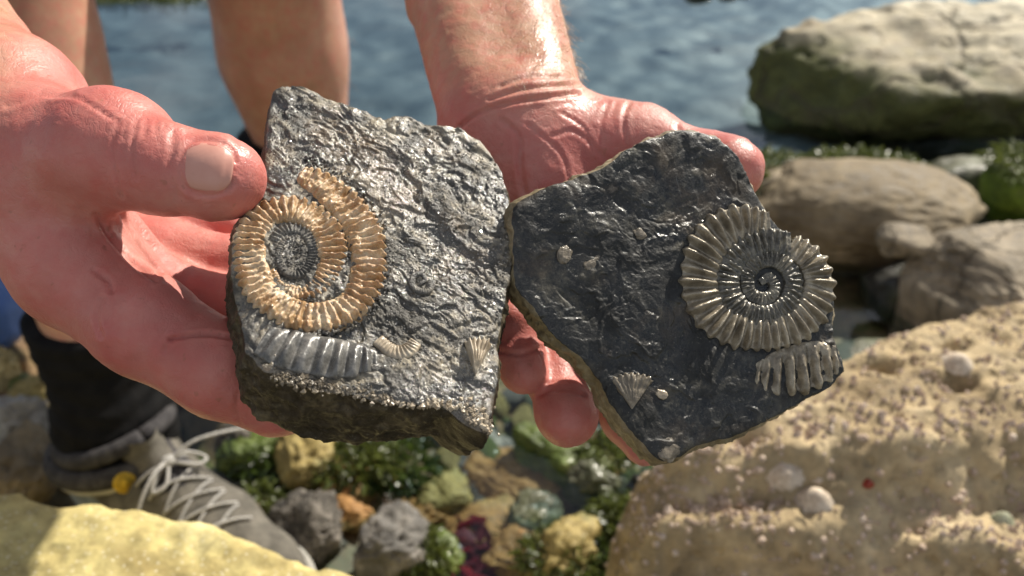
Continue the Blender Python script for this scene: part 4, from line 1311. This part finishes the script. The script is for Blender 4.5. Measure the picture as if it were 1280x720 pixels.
def fossil_slab(name, face, outline, ctr, T, height, back_scale, mats, label, nang=880, nring=165, seed=0, side_rough=0.0016, lip=0.0006, corner=0.0):
    L = face.loc(outline)
    C = face.loc([ctr])[0]
    n = len(L)
    # dense polyline, light rounding
    dense = []
    for i in range(n):
        p0, p1, p2, p3 = L[i - 1], L[i], L[(i + 1) % n], L[(i + 2) % n]
        for t in np.linspace(0, 1, 24, endpoint=False):
            cr = 0.5 * (2 * p1 + (p2 - p0) * t + (2 * p0 - 5 * p1 + 4 * p2 - p3) * t * t + (3 * p1 - p0 - 3 * p2 + p3) * t ** 3)
            dense.append(cr * 0.5 + (p1 + (p2 - p1) * t) * 0.5)
    D = np.array(dense) - C
    ang = np.arctan2(D[:, 1], D[:, 0]); rad = np.hypot(D[:, 0], D[:, 1])
    o = np.argsort(ang)
    th = -math.pi + 2 * math.pi * np.arange(nang) / nang
    r = np.interp(th, np.concatenate([ang[o] - 2 * math.pi, ang[o], ang[o] + 2 * math.pi]), np.tile(rad[o], 3))
    e = np.stack([np.cos(th), np.sin(th)], 1)
    ep = np.stack([r * e[:, 0], r * e[:, 1], np.zeros(nang)], 1)
    r = r + 0.0007 * fbm(ep, 0.004, 3, seed + 5)
    rings = []
    ts = np.concatenate([[0.0], np.linspace(0.004, 1, nring) ** 0.9])
    for t in ts:
        rings.append(np.concatenate([C + e * (r * t)[:, None], np.zeros((nang, 1))], 1))
    A = np.stack(rings).reshape(-1, 3)
    tt = np.repeat(ts, nang)
    A[:, 2] = height(A[:, 0], A[:, 1], tt)
    edge = np.tile(r, len(ts)) * (1 - tt)
    A[:, 2] -= lip * np.exp(-edge / 0.0011) * (1 + 0.8 * fbm(A * [1, 1, 0], 0.005, 2, seed + 8))
    zr = A[-nang:, 2]
    S = 44
    sides = []
    for j in range(1, S + 1):
        t = j / S
        bs = back_scale - corner * np.exp(-((th + 1.02) / 0.38) ** 2)
        sc = 1 + (bs - 1) * t ** 1.4 + 0.02 * np.sin(t * 3.1)
        sc = sc * (1 - 0.10 * sstep(0.8, 1.0, t) ** 2)
        q = np.concatenate([C + e * (r * sc)[:, None], (zr * (1 - t) - T * t)[:, None]], 1)
        sides.append(q)
    B = np.stack(sides).reshape(-1, 3)
    back = []
    for t in np.linspace(0.9, 0.0, 14):
        back.append(np.concatenate([C + e * (r * sc * t)[:, None], np.full((nang, 1), -T - 0.0015 * (1 - t))], 1))
    Bk = np.stack(back).reshape(-1, 3)
    # fractured sides
    en = np.concatenate([np.tile(e, (S, 1)), np.zeros((nang * S, 1))], 1)
    w = np.repeat(np.minimum(1, np.arange(1, S + 1) / 4), nang)
    B = B + en * (w * (side_rough * 1.6 * fbm(B, 0.011, 4, seed + 21, ridged=True) + side_rough * 0.5 * fbm(B * [1, 1, 3.0], 0.004, 3, seed + 22)))[:, None]
    Bk[:, 2] += 0.001 * fbm(Bk, 0.01, 3, seed + 30)
    allv = np.concatenate([A, B, Bk])
    F = grid_faces(len(allv) // nang, nang, wrap_v=True)
    W = face.world(allv)
    nf = len(ts) * nang
    mi = (F.min(1) >= nf - nang * 1).astype(int)
    origin = face.o
    # orientation check
    N = vnormals(W, F)
    if (N[nang * 60:nang * 100] @ face.n).mean() < 0: F = F[:, ::-1]
    ob = mesh_obj(name, W, F, None, origin=origin, mats=mats, midx=mi)
    return ob

def coil(face, path, mat, name, parent, hratio=0.7, rib_amp=0.16, rib_sp=0.5, skew=0.3, outer=1, sharp=1.3, z0=0.0, tub=0.0, flat=2.4, edge_amp=0.10, seed=0, wobble=0.0, na=30, ds=0.00022):
    """ribbed whorl swept along pixel path [(px,py,r_px)...] on the fossil face"""
    pts = np.array(path, float)
    L = face.loc(pts[:, :2])
    Lr = face.loc(np.stack([pts[:, 0] + pts[:, 2], pts[:, 1]], 1))
    rr = np.hypot(*(Lr - L).T)
    n0 = 1400
    Cc = catmull(np.column_stack([L, rr]), n0)
    seg = np.hypot(*np.diff(Cc[:, :2], axis=0).T)
    s = np.concatenate([[0], np.cumsum(seg)])
    n = max(60, int(s[-1] / ds))
    si = np.linspace(0, s[-1], n)
    C = np.column_stack([np.interp(si, s, Cc[:, k]) for k in range(3)])
    T = np.gradient(C[:, :2], axis=0); T /= np.linalg.norm(T, axis=1)[:, None] + 1e-12
    Nn = np.stack([-T[:, 1], T[:, 0]], 1) * outer
    r = C[:, 2]
    ph = 2 * math.pi * np.cumsum(np.full(n, s[-1] / n) / (rib_sp * r))
    a = np.sin(np.linspace(-math.pi / 2, math.pi / 2, na)) * 1.0
    Pn = np.column_stack([C[:, :2], np.zeros(n)])
    ph = ph + 0.5 * fbm(Pn, 0.006, 2, seed)
    phase = ph[:, None] + skew * 2 * math.pi * (a[None, :] - 0.3 * a[None, :] ** 2)
    rib = (0.5 + 0.5 * np.cos(phase)) ** sharp
    rib = rib * (1 + 0.55 * fbm(Pn, 0.0035, 2, seed + 9))[:, None]
    w = 0.35 + 0.65 * sstep(-0.9, 0.6, a)[None, :]
    prof = np.clip(1 - np.abs(a) ** flat, 0, 1) ** (1 / 1.8)
    endt = np.minimum(1, np.minimum(np.arange(n), np.arange(n)[::-1]) / 14.0)[:, None]
    z = r[:, None] * hratio * (prof[None, :] * (1 + rib_amp * 1.6 * (rib - 0.5) * w)) * (0.3 + 0.7 * np.sqrt(endt))
    if tub:
        z = z + r[:, None] * tub * np.exp(-((a[None, :] - 0.62) / 0.14) ** 2) * (0.5 + 0.5 * np.cos(phase)) ** 4
        z = z + r[:, None] * tub * 0.7 * np.exp(-((a[None, :] + 0.55) / 0.14) ** 2) * (0.5 + 0.5 * np.cos(phase)) ** 4
    lat = a[None, :] * r[:, None] * (1 + edge_amp * (rib - 0.4) * sstep(0.0, 1.0, a)[None, :])
    XY = C[:, None, :2] + lat[:, :, None] * Nn[:, None, :]
    Q = np.concatenate([XY, (z + z0 - (np.abs(a) > 0.985)[None, :] * 0.0025)[:, :, None]], 2).reshape(-1, 3)
    if wobble:
        Q[:, 2] += wobble * fbm(Q, 0.004, 3, seed + 3) + wobble * 0.4 * fbm(Q, 0.0012, 2, seed + 4)
    W = face.world(Q)
    F = grid_faces(n, na)
    if outer > 0: pass
    N = vnormals(W, F)
    if (N @ face.n).mean() < 0: F = F[:, ::-1]
    o = mesh_obj(name, W - face.o, F, mat, parent=parent)
    return o

def fan(face, c, rpx, a0, a1, ribs, mat, name, parent, h=0.0012, seed=0, z0=0.0):
    """small ribbed shell fragment: ribs fanning from a hinge point"""
    na, nr = ribs * 8 + 1, 22
    an = np.linspace(R(a0), R(a1), na); t = np.linspace(0.02, 1, nr)
    A, Tt = np.meshgrid(an, t, indexing='ij')
    rib = 0.5 + 0.5 * np.cos(np.linspace(0, 2 * math.pi * ribs, na))[:, None]
    rad = rpx * Tt * (1 + 0.06 * (rib - 0.5))
    px = c[0] + rad * np.cos(A); py = c[1] - rad * np.sin(A)
    L = face.loc(np.stack([px.ravel(), py.ravel()], 1))
    e = np.minimum(1, np.minimum(np.arange(na), np.arange(na)[::-1]) / 4.0)[:, None]
    z = (h * (0.4 + 0.9 * np.sin(Tt * 2.7)) * e + h * 0.55 * (rib - 0.5) * Tt - 0.0008 * (1 - e) - 0.002 * (Tt > 0.985)).ravel() + z0
    Pz = np.column_stack([L, 0 * z])
    z = z + 0.0007 * fbm(Pz, 0.004, 3, 900 + int(c[0])) - 0.0003
    W = face.world(np.column_stack([L, z]))
    F = grid_faces(na, nr)
    N = vnormals(W, F)
    if (N @ face.n).mean() < 0: F = F[:, ::-1]
    return mesh_obj(name, W - face.o, F, mat, parent=parent)

def wet_stone(name, stops, brown=None, rough=(0.10, 0.38), bump=0.8, coat=0.6, sc=1.0, bd=0.0010, spec=0.5):
    m = Mat(name)
    n1 = m.noise(70 * sc, 8, 0.65, 0.3); n2 = m.noise(420 * sc, 6, 0.65); n3 = m.noise(1500 * sc, 4, 0.6)
    col = m.ramp(m.math('ADD', m.math('MULTIPLY', n1, 0.6), m.math('MULTIPLY', n2, 0.4)), stops)
    if brown:
        col = m.mix(m.ramp(m.noise(45 * sc, 5, 0.6, 0.4), [(0.52, 0.0), (0.68, 0.75)]), col, brown)
    sp = m.ramp(n3, [(0.62, 0.0), (0.74, 0.5)])
    col = m.mix(sp, col, (0.28, 0.25, 0.20))
    rr = m.ramp(n2, [(0.35, rough[0]), (0.65, rough[1])])
    wetm = m.ramp(m.noise(55 * sc, 5, 0.65, 0.5), [(0.40, 0.0), (0.56, 1.0)])
    rr = m.mix(wetm, (0.62, 0.62, 0.62), rr)
    h = m.math('ADD', m.math('MULTIPLY', n1, 0.9), m.math('MULTIPLY', n2, 0.55))
    h = m.math('ADD', h, m.math('MULTIPLY', n3, 0.28))
    nr = m.bump(h, bump, bd)
    p = m.principled(Base_Color=col, Roughness=rr, Normal=nr, Specular_IOR_Level=spec, Coat_Weight=m.math('MULTIPLY', wetm, coat), Coat_Roughness=0.06)
    m.set(p.inputs['Coat Normal'], nr)
    return m.m

M['fosL'] = wet_stone('wet_grey_shale', [(0.36, (0.020, 0.017, 0.013)), (0.49, (0.055, 0.048, 0.036)), (0.62, (0.30, 0.255, 0.18))], brown=(0.15, 0.10, 0.05), coat=0.9, bump=0.85, rough=(0.10, 0.26), spec=0.6)
M['fosLs'] = wet_stone('shaded_shale_side', [(0.32, (0.010, 0.008, 0.005)), (0.5, (0.045, 0.035, 0.021)), (0.66, (0.15, 0.12, 0.068))], rough=(0.35, 0.6), coat=0.1, bump=0.8, spec=0.2)  # shade of the side and underside is put into these darker stops
M['fosR'] = wet_stone('wet_black_shale', [(0.36, (0.006, 0.006, 0.006)), (0.52, (0.020, 0.020, 0.018)), (0.66, (0.09, 0.08, 0.058))], brown=(0.075, 0.055, 0.034), rough=(0.14, 0.34), coat=0.35, bump=0.6, spec=0.35)
M['fosRs'] = wet_stone('tan_rind_side', [(0.30, (0.05, 0.04, 0.022)), (0.5, (0.20, 0.155, 0.085)), (0.66, (0.38, 0.32, 0.20))], rough=(0.35, 0.6), coat=0.2, bump=0.6)

m = Mat('amber_calcite')
n1 = m.noise(150, 6, 0.6); n2 = m.noise(600, 4, 0.6)
col = m.ramp(n1, [(0.28, (0.24, 0.125, 0.05)), (0.46, (0.44, 0.28, 0.14)), (0.66, (0.62, 0.49, 0.33))])
col = m.mix(m.ramp(m.noise(60, 4, 0.6), [(0.5, 0.0), (0.68, 0.6)]), col, (0.30, 0.145, 0.05))
col = m.mix(m.ramp(n2, [(0.62, 0.0), (0.72, 0.5)]), col, (0.10, 0.06, 0.035))
nr = m.bump(m.math('ADD', n2, m.math('MULTIPLY', n1, 0.8)), 0.8, 0.0008)
p = m.principled(Base_Color=col, Roughness=0.38, Normal=nr, Subsurface_Weight=0.12, Subsurface_Scale=0.0015, Coat_Weight=0.45, Coat_Roughness=0.08, Specular_IOR_Level=0.4)
m.set(p.inputs['Coat Normal'], nr)
M['amber'] = m.m
def shell_mat(name, a, b, c, metal=0.35, rough=0.3, sc=200):
    m = Mat(name)
    n1 = m.noise(sc, 6, 0.6); n2 = m.noise(sc * 5, 4, 0.6)
    col = m.ramp(n1, [(0.3, a), (0.52, b), (0.72, c)])
    nr = m.bump(m.math('ADD', n2, n1), 0.45, 0.0005)
    p = m.principled(Base_Color=col, Roughness=m.ramp(n2, [(0.3, rough - 0.1), (0.7, rough + 0.15)]), Normal=nr, Metallic=metal, Coat_Weight=0.3, Coat_Roughness=0.1)
    m.set(p.inputs['Coat Normal'], nr)
    return m.m
M['bronze'] = shell_mat('bronze_shell', (0.11, 0.09, 0.062), (0.25, 0.21, 0.15), (0.41, 0.36, 0.27), 0.3, 0.32)
M['steel'] = shell_mat('dark_pyrite_shell', (0.04, 0.037, 0.03), (0.11, 0.10, 0.08), (0.27, 0.24, 0.18), 0.3, 0.28)
M['greyshell'] = shell_mat('grey_shell', (0.05, 0.048, 0.045), (0.13, 0.125, 0.115), (0.26, 0.245, 0.22), 0.05, 0.28)
M['paleshell'] = shell_mat('pale_shell', (0.22, 0.17, 0.115), (0.38, 0.31, 0.22), (0.52, 0.45, 0.34), 0.05, 0.4)
M['dimshell'] = shell_mat('dim_shell', (0.07, 0.058, 0.042), (0.16, 0.13, 0.09), (0.30, 0.25, 0.18), 0.05, 0.4, 400)
M['core'] = wet_stone('glittering_core', [(0.34, (0.03, 0.028, 0.026)), (0.5, (0.10, 0.092, 0.08)), (0.64, (0.26, 0.23, 0.18))], sc=1.6, bump=1.0)

# ---- left half: grey shale with the amber ammonite
FL = Face(455, 320, 0.252, (0.20, 0.55, 0.81))
L_out = [(343, 113), (371, 107), (392, 114), (409, 122), (447, 136), (482, 149), (500, 145), (517, 148), (538, 156), (572, 160), (600, 174), (625, 209), (635, 247), (641, 284), (641, 325), (637, 352), (633, 372), (624, 417), (625, 445), (621, 486), (608, 540), (579, 527), (559, 511), (524, 507), (482, 504), (434, 493), (378, 483), (329, 462), (306, 435), (303, 405), (293, 372), (288, 333), (294, 288), (317, 240), (331, 205), (335, 150)]
amL = [(372, 218, 14), (400, 232, 21), (432, 259, 24), (455, 295, 24), (459, 335, 24), (450, 370, 23), (424, 392, 23), (388, 397, 22), (350, 384, 22), (322, 355, 22), (313, 318, 21), (318, 285, 21), (340, 267, 20), (372, 265, 21), (402, 283, 20.5), (414, 312, 20.5), (410, 341, 18), (394, 360, 14), (370, 366, 11), (348, 357, 9), (338, 338, 7)]
def under(face, path, rpad):
    pts = np.array(path, float)
    L = catmull(face.loc(pts[:, :2]), 160)
    return L
UL = under(FL, amL, 1)
def hL(x, y, t):
    P = np.stack([x, y, np.zeros_like(x)], 1)
    w = np.stack([fbm(P, 0.012, 3, 611), fbm(P, 0.012, 3, 612), 0 * x], 1)
    Q = P + 0.005 * w
    Q = np.stack([0.82 * Q[:, 0] - 0.57 * Q[:, 1], 1.9 * (0.57 * Q[:, 0] + 0.82 * Q[:, 1]), 0 * x], 1)
    base = 0.0042 * fbm(Q, 0.022, 4, 601) + 0.0016 * fbm(P, 0.05, 2, 600)
    z = terr(base, 0.0011, 0.10) * 0.55 + 0.0010 * fbm(P, 0.020, 2, 606)
    z = z + terr(0.0016 * fbm(Q, 0.008, 3, 602), 0.0005, 0.15) * 0.45
    rough = sstep(-0.25, 0.35, fbm(P, 0.02, 2, 607))
    z = z + (0.25 + 0.75 * rough) * (0.00055 * fbm(P, 0.0028, 3, 603) + 0.00026 * fbm(P, 0.0012, 2, 604))
    d = np.full(len(x), 1e9)
    for p in UL[::3]:
        d = np.minimum(d, np.hypot(x - p[0], y - p[1]))
    k = np.exp(-(d / 0.0065) ** 4)
    return z * (1 - 0.4 * k) + 0.0005 * k
fosL = fossil_slab('fossil_slab', FL, L_out, (468, 322), 0.030, hL, 1.03, [M['fosL'], M['fosLs']], '', seed=620, side_rough=0.0011, nang=840, corner=0.17)
tag(fosL, 'wet grey fossil half with amber ammonite pinched by the thumb', 'fossil')
amm = coil(FL, amL, M['amber'], 'ammonite', fosL, hratio=0.46, rib_amp=0.38, rib_sp=0.46, skew=0.12, outer=1, sharp=0.9, tub=0.18, z0=-0.0004, seed=630, wobble=0.0014, edge_amp=0.18, flat=3.6)
amm['label'] = 'amber calcite ammonite coil'
_sp = []
for _k in range(34):
    _a = R(150) - _k * R(26); _r = 29.0 * (1 - _k / 33.0) + 2.0
    _sp.append((367 + 0.93 * _r * math.cos(_a), 319 - 1.1 * _r * math.sin(_a), 7.0 * (1 - _k / 33.0) + 1.6))
coil(FL, _sp, M['core'], 'inner_whorl', amm, hratio=0.55, rib_amp=0.5, rib_sp=0.62, skew=0.1, outer=1, tub=0.4, z0=0.0003, seed=633, wobble=0.0004, na=12)
core = fan(FL, (367, 318), 30, 0, 359, 26, M['core'], 'coil_core', amm, h=0.0004, z0=0.0004)
band = coil(FL, [(328, 425, 22), (355, 436, 29), (390, 444, 30), (422, 449, 28), (452, 451, 22), (472, 450, 12)], M['greyshell'], 'ribbed_whorl', fosL, hratio=0.30, rib_amp=0.95, rib_sp=0.72, skew=0.10, outer=-1, sharp=0.8, z0=0.0003, seed=640, edge_amp=0.1, wobble=0.0003)
band['label'] = 'grey ribbed fragment of a second ammonite'
coil(FL, [(540, 352, 5), (535, 364, 5), (524, 366, 5), (515, 358, 4.5), (517, 347, 4), (526, 344, 3.5), (531, 351, 3), (526, 356, 2)], M['core'], 'small_ammonite', fosL, hratio=0.7, rib_amp=0.3, rib_sp=0.6, outer=-1, z0=0.0007, seed=641, na=14)
coil(FL, [(472, 425, 8), (490, 440, 10), (508, 440, 10), (520, 428, 8)], M['paleshell'], 'small_ammonite', fosL, hratio=0.5, rib_amp=0.5, rib_sp=0.5, outer=1, z0=0.0004, seed=642, na=18)
fan(FL, (594, 470), 46, 62, 108, 6, M['paleshell'], 'fan_shell', fosL, h=0.0016, z0=0.0005)
def grains(face, spots, mat, name, parent, seed, z0):
    rs = np.random.RandomState(seed)
    O = np.array([(1, 0, 0), (-1, 0, 0), (0, 1, 0), (0, -1, 0), (0, 0, 1), (0, 0, -1)], float)
    OF = np.array([(0, 2, 4), (2, 1, 4), (1, 3, 4), (3, 0, 4), (2, 0, 5), (1, 2, 5), (3, 1, 5), (0, 3, 5)])
    parts = []
    for (px, py, r) in spots:
        l = face.loc([(px, py)])[0]
        c = face.world(np.array([[l[0], l[1], z0 + rs.uniform(-0.0002, 0.0006)]])) - face.o
        q = np.linalg.qr(rs.normal(size=(3, 3)))[0]
        parts.append(((O * r * rs.uniform(0.7, 1.3, 3)) @ q + c, OF))
    V, F = merge(parts)
    o = mesh_obj(name, V, F, mat, parent=parent, smooth=False)
    o['kind'] = 'stuff'
rs = np.random.RandomState(77)
pc = catmull([(392, 262), (420, 282), (432, 310), (434, 342), (422, 368), (398, 379), (370, 376)], 110)
sp = [(p[0] + rs.randn() * 4, p[1] + rs.randn() * 4, rs.uniform(0.0003, 0.0008)) for p in pc]
pc2 = catmull(np.array(amL)[:8, :2] + [[14, -16], [16, -14], [20, -10], [23, -2], [23, 6], [14, 18], [2, 22], [-8, 22]], 260)
sp += [(p[0] + rs.randn() * 4, p[1] + rs.randn() * 4, rs.uniform(0.0003, 0.0009)) for p in pc2]
sp += [(367 + rs.randn() * 13, 319 + rs.randn() * 15, rs.uniform(0.0002, 0.0005)) for _ in range(160)]
grains(FL, sp, M['core'], 'crystal_grains', fosL, 3, 0.0006)
sp = [(582 + 26 * t + rs.randn() * 7, 505 + 32 * t + rs.randn() * 6, rs.uniform(0.0003, 0.0009)) for t in rs.rand(160)]
sp += [(480 + 90 * t + rs.randn() * 4, 501 + 6 * t + rs.randn() * 3, rs.uniform(0.0004, 0.001)) for t in rs.rand(90)]
sp = [q for q in sp if q[1] < 512 + max(0, q[0] - 560) * 0.6]
grains(FL, sp, M['paleshell'], 'calcite_grains', fosL, 4, -0.0001)
m = Mat('glint_facet'); m.principled(Base_Color=(0.25, 0.23, 0.20), Roughness=0.12, Specular_IOR_Level=0.8, Coat_Weight=1.0, Coat_Roughness=0.05)  # for tiny glossy facets added over the wet face to make sun sparkles
M['glint'] = m.m
_o = FL.loc(L_out); _c = _o.mean(0)
sp = []
while len(sp) < 2600:
    q = (rs.uniform(300, 640), rs.uniform(115, 520))
    if q[0] < 480 and 215 < q[1] < 480: continue
    if poly_sd(np.array([q[0]]), np.array([q[1]]), np.array(L_out, float))[0] < 6: continue
    sp.append((*q, rs.uniform(0.00012, 0.00042)))
_l = FL.loc([(a_, b_) for a_, b_, c_ in sp])
_z = hL(_l[:, 0], _l[:, 1], None)
_gp = []
_O = np.array([(1, 0, 0), (-1, 0, 0), (0, 1, 0), (0, -1, 0), (0, 0, 1), (0, 0, -1)], float)
_OF = np.array([(0, 2, 4), (2, 1, 4), (1, 3, 4), (3, 0, 4), (2, 0, 5), (1, 2, 5), (3, 1, 5), (0, 3, 5)])
_W = FL.world(np.column_stack([_l, _z])) - FL.o
for i, (a_, b_, r_) in enumerate(sp):
    q = np.linalg.qr(rs.normal(size=(3, 3)))[0]
    _gp.append(((_O * r_) @ q + _W[i], _OF))
V, F = merge(_gp)
mesh_obj('added_glint_facets', V, F, M['glint'], parent=fosL, smooth=False)['kind'] = 'stuff'
# crusty calcite rim under the ribbed fragment
rs = np.random.RandomState(8)
sp = []
for t in rs.rand(380):
    sp.append((345 + 140 * t + rs.randn() * 4, 471 + 26 * t + rs.randn() * 4.0, rs.uniform(0.0003, 0.0009)))
grains(FL, sp, M['dimshell'], 'calcite_crust', fosL, 8, 0.0000)

# ---- right half: black shale with the bronze ammonite
FR = Face(850, 370, 0.268, (0.20, 0.20, 0.96))
R_out = [(642, 258), (674, 238), (717, 223), (754, 209), (782, 188), (815, 173), (855, 163), (898, 171), (923, 195), (945, 234), (967, 274), (992, 299), (1021, 328), (1039, 360), (1044, 385), (1041, 405), (1046, 427), (1058, 460), (1039, 484), (1003, 502), (956, 528), (909, 548), (873, 557), (851, 571), (829, 576), (818, 570), (793, 542), (764, 506), (754, 481), (728, 448), (703, 430), (681, 405), (667, 383), (645, 356), (642, 300)]
amR = [(962, 279, 14), (925, 278, 20), (893, 297, 23), (876, 330, 23), (876, 365, 23), (892, 395, 22), (922, 413, 20), (958, 418, 18), (993, 408, 19), (1016, 385, 20), (1024, 355, 19), (1013, 325, 17), (988, 306, 15)]
amR2 = [(988, 306, 15), (958, 302, 16), (930, 311, 16), (912, 334, 15), (911, 362, 15), (926, 386, 14), (952, 395, 12), (978, 386, 12), (992, 362, 12), (987, 338, 11), (968, 324, 10), (946, 328, 10), (934, 346, 9), (938, 366, 8), (955, 374, 8), (969, 362, 7), (962, 347, 6), (950, 353, 4)]
UR = np.concatenate([under(FR, amR, 1), under(FR, amR2, 1)])
def hR(x, y, t):
    P = np.stack([x, y, np.zeros_like(x)], 1)
    w = np.stack([fbm(P, 0.014, 3, 661), fbm(P, 0.014, 3, 662), 0 * x], 1)
    Q = P + 0.006 * w
    base = 0.0032 * fbm(Q, 0.026, 4, 651) + 0.0012 * fbm(P, 0.06, 2, 650)
    z = terr(base, 0.0009, 0.10) * 0.5 + 0.0008 * fbm(P, 0.03, 2, 656)
    z = z + terr(0.0014 * fbm(Q, 0.009, 3, 652), 0.0004, 0.15) * 0.45
    rough = sstep(-0.1, 0.4, fbm(P, 0.022, 2, 657))
    z = z + (0.15 + 0.85 * rough) * (0.00030 * fbm(Q, 0.003, 3, 653) + 0.00014 * fbm(P, 0.0012, 2, 654))
    d = np.full(len(x), 1e9)
    for p in UR[::3]:
        d = np.minimum(d, np.hypot(x - p[0], y - p[1]))
    k = np.exp(-(d / 0.006) ** 4)
    return z * (1 - 0.8 * k) - 0.0006 * k
fosR = fossil_slab('fossil_slab', FR, R_out, (858, 375), 0.018, hR, 0.95, [M['fosR'], M['fosRs']], '', seed=660, side_rough=0.0010, nang=840)
tag(fosR, 'dark slate grey fossil half with bronze ammonite resting on the open palm', 'fossil')
am2 = coil(FR, amR, M['bronze'], 'ammonite', fosR, hratio=0.26, rib_amp=1.2, rib_sp=0.60, skew=0.16, outer=-1, sharp=1.3, z0=0.0001, seed=670, edge_amp=0.24, wobble=0.0005, flat=3.0)
am2['label'] = 'bronze ribbed ammonite outer whorl'
coil(FR, amR2, M['steel'], 'inner_whorl', am2, hratio=0.26, rib_amp=0.9, rib_sp=0.55, skew=0.12, outer=-1, sharp=1.1, z0=0.0002, seed=671, edge_amp=0.08, wobble=0.0008, flat=2.6)
b2_ = coil(FR, [(940, 468, 10), (962, 468, 22), (988, 463, 27), (1013, 456, 27), (1034, 449, 22), (1048, 445, 12)], M['bronze'], 'ribbed_whorl', fosR, hratio=0.20, rib_amp=1.6, rib_sp=0.62, skew=0.42, outer=-1, sharp=1.0, z0=-0.0003, seed=672, edge_amp=0.26, wobble=0.0008, flat=2.2)
b2_['label'] = 'bronze ribbed fragment of a second ammonite'
fan(FR, (790, 512), 47, 52, 128, 8, M['dimshell'], 'fan_shell', fosR, h=0.0007, z0=0.0002)
def flake(face, px, py, rpx, mat, name, parent, seed, zs=0.22):
    l = face.loc([(px, py), (px + rpx, py)])
    r = np.hypot(*(l[1] - l[0]))
    V, F = boulder_geo((r, r * 0.75, r * zs), seed=seed, sub=4, box=0.7, cuts=8, cutlo=0.5, rough=0.3, fine=0.12, rot=(0, 0, seed * 1.3))
    W = face.world(V + [l[0][0], l[0][1], -0.0003]) - face.o
    mesh_obj(name, W, F, mat, parent=parent)
flake(FR, 706, 318, 13, M['dimshell'], 'shell_flake', fosR, 801)
flake(FR, 828, 492, 9, M['paleshell'], 'shell_flake', fosR, 802)
flake(FR, 838, 562, 17, M['dimshell'], 'shell_flake', fosR, 803, 0.15)
flake(FR, 800, 292, 9, M['dimshell'], 'shell_flake', fosR, 804, 0.2)
flake(FR, 742, 330, 16, M['dimshell'], 'shell_flake', fosR, 805, 0.2)
flake(FR, 905, 455, 16, M['dimshell'], 'shell_flake', fosR, 806, 0.15)
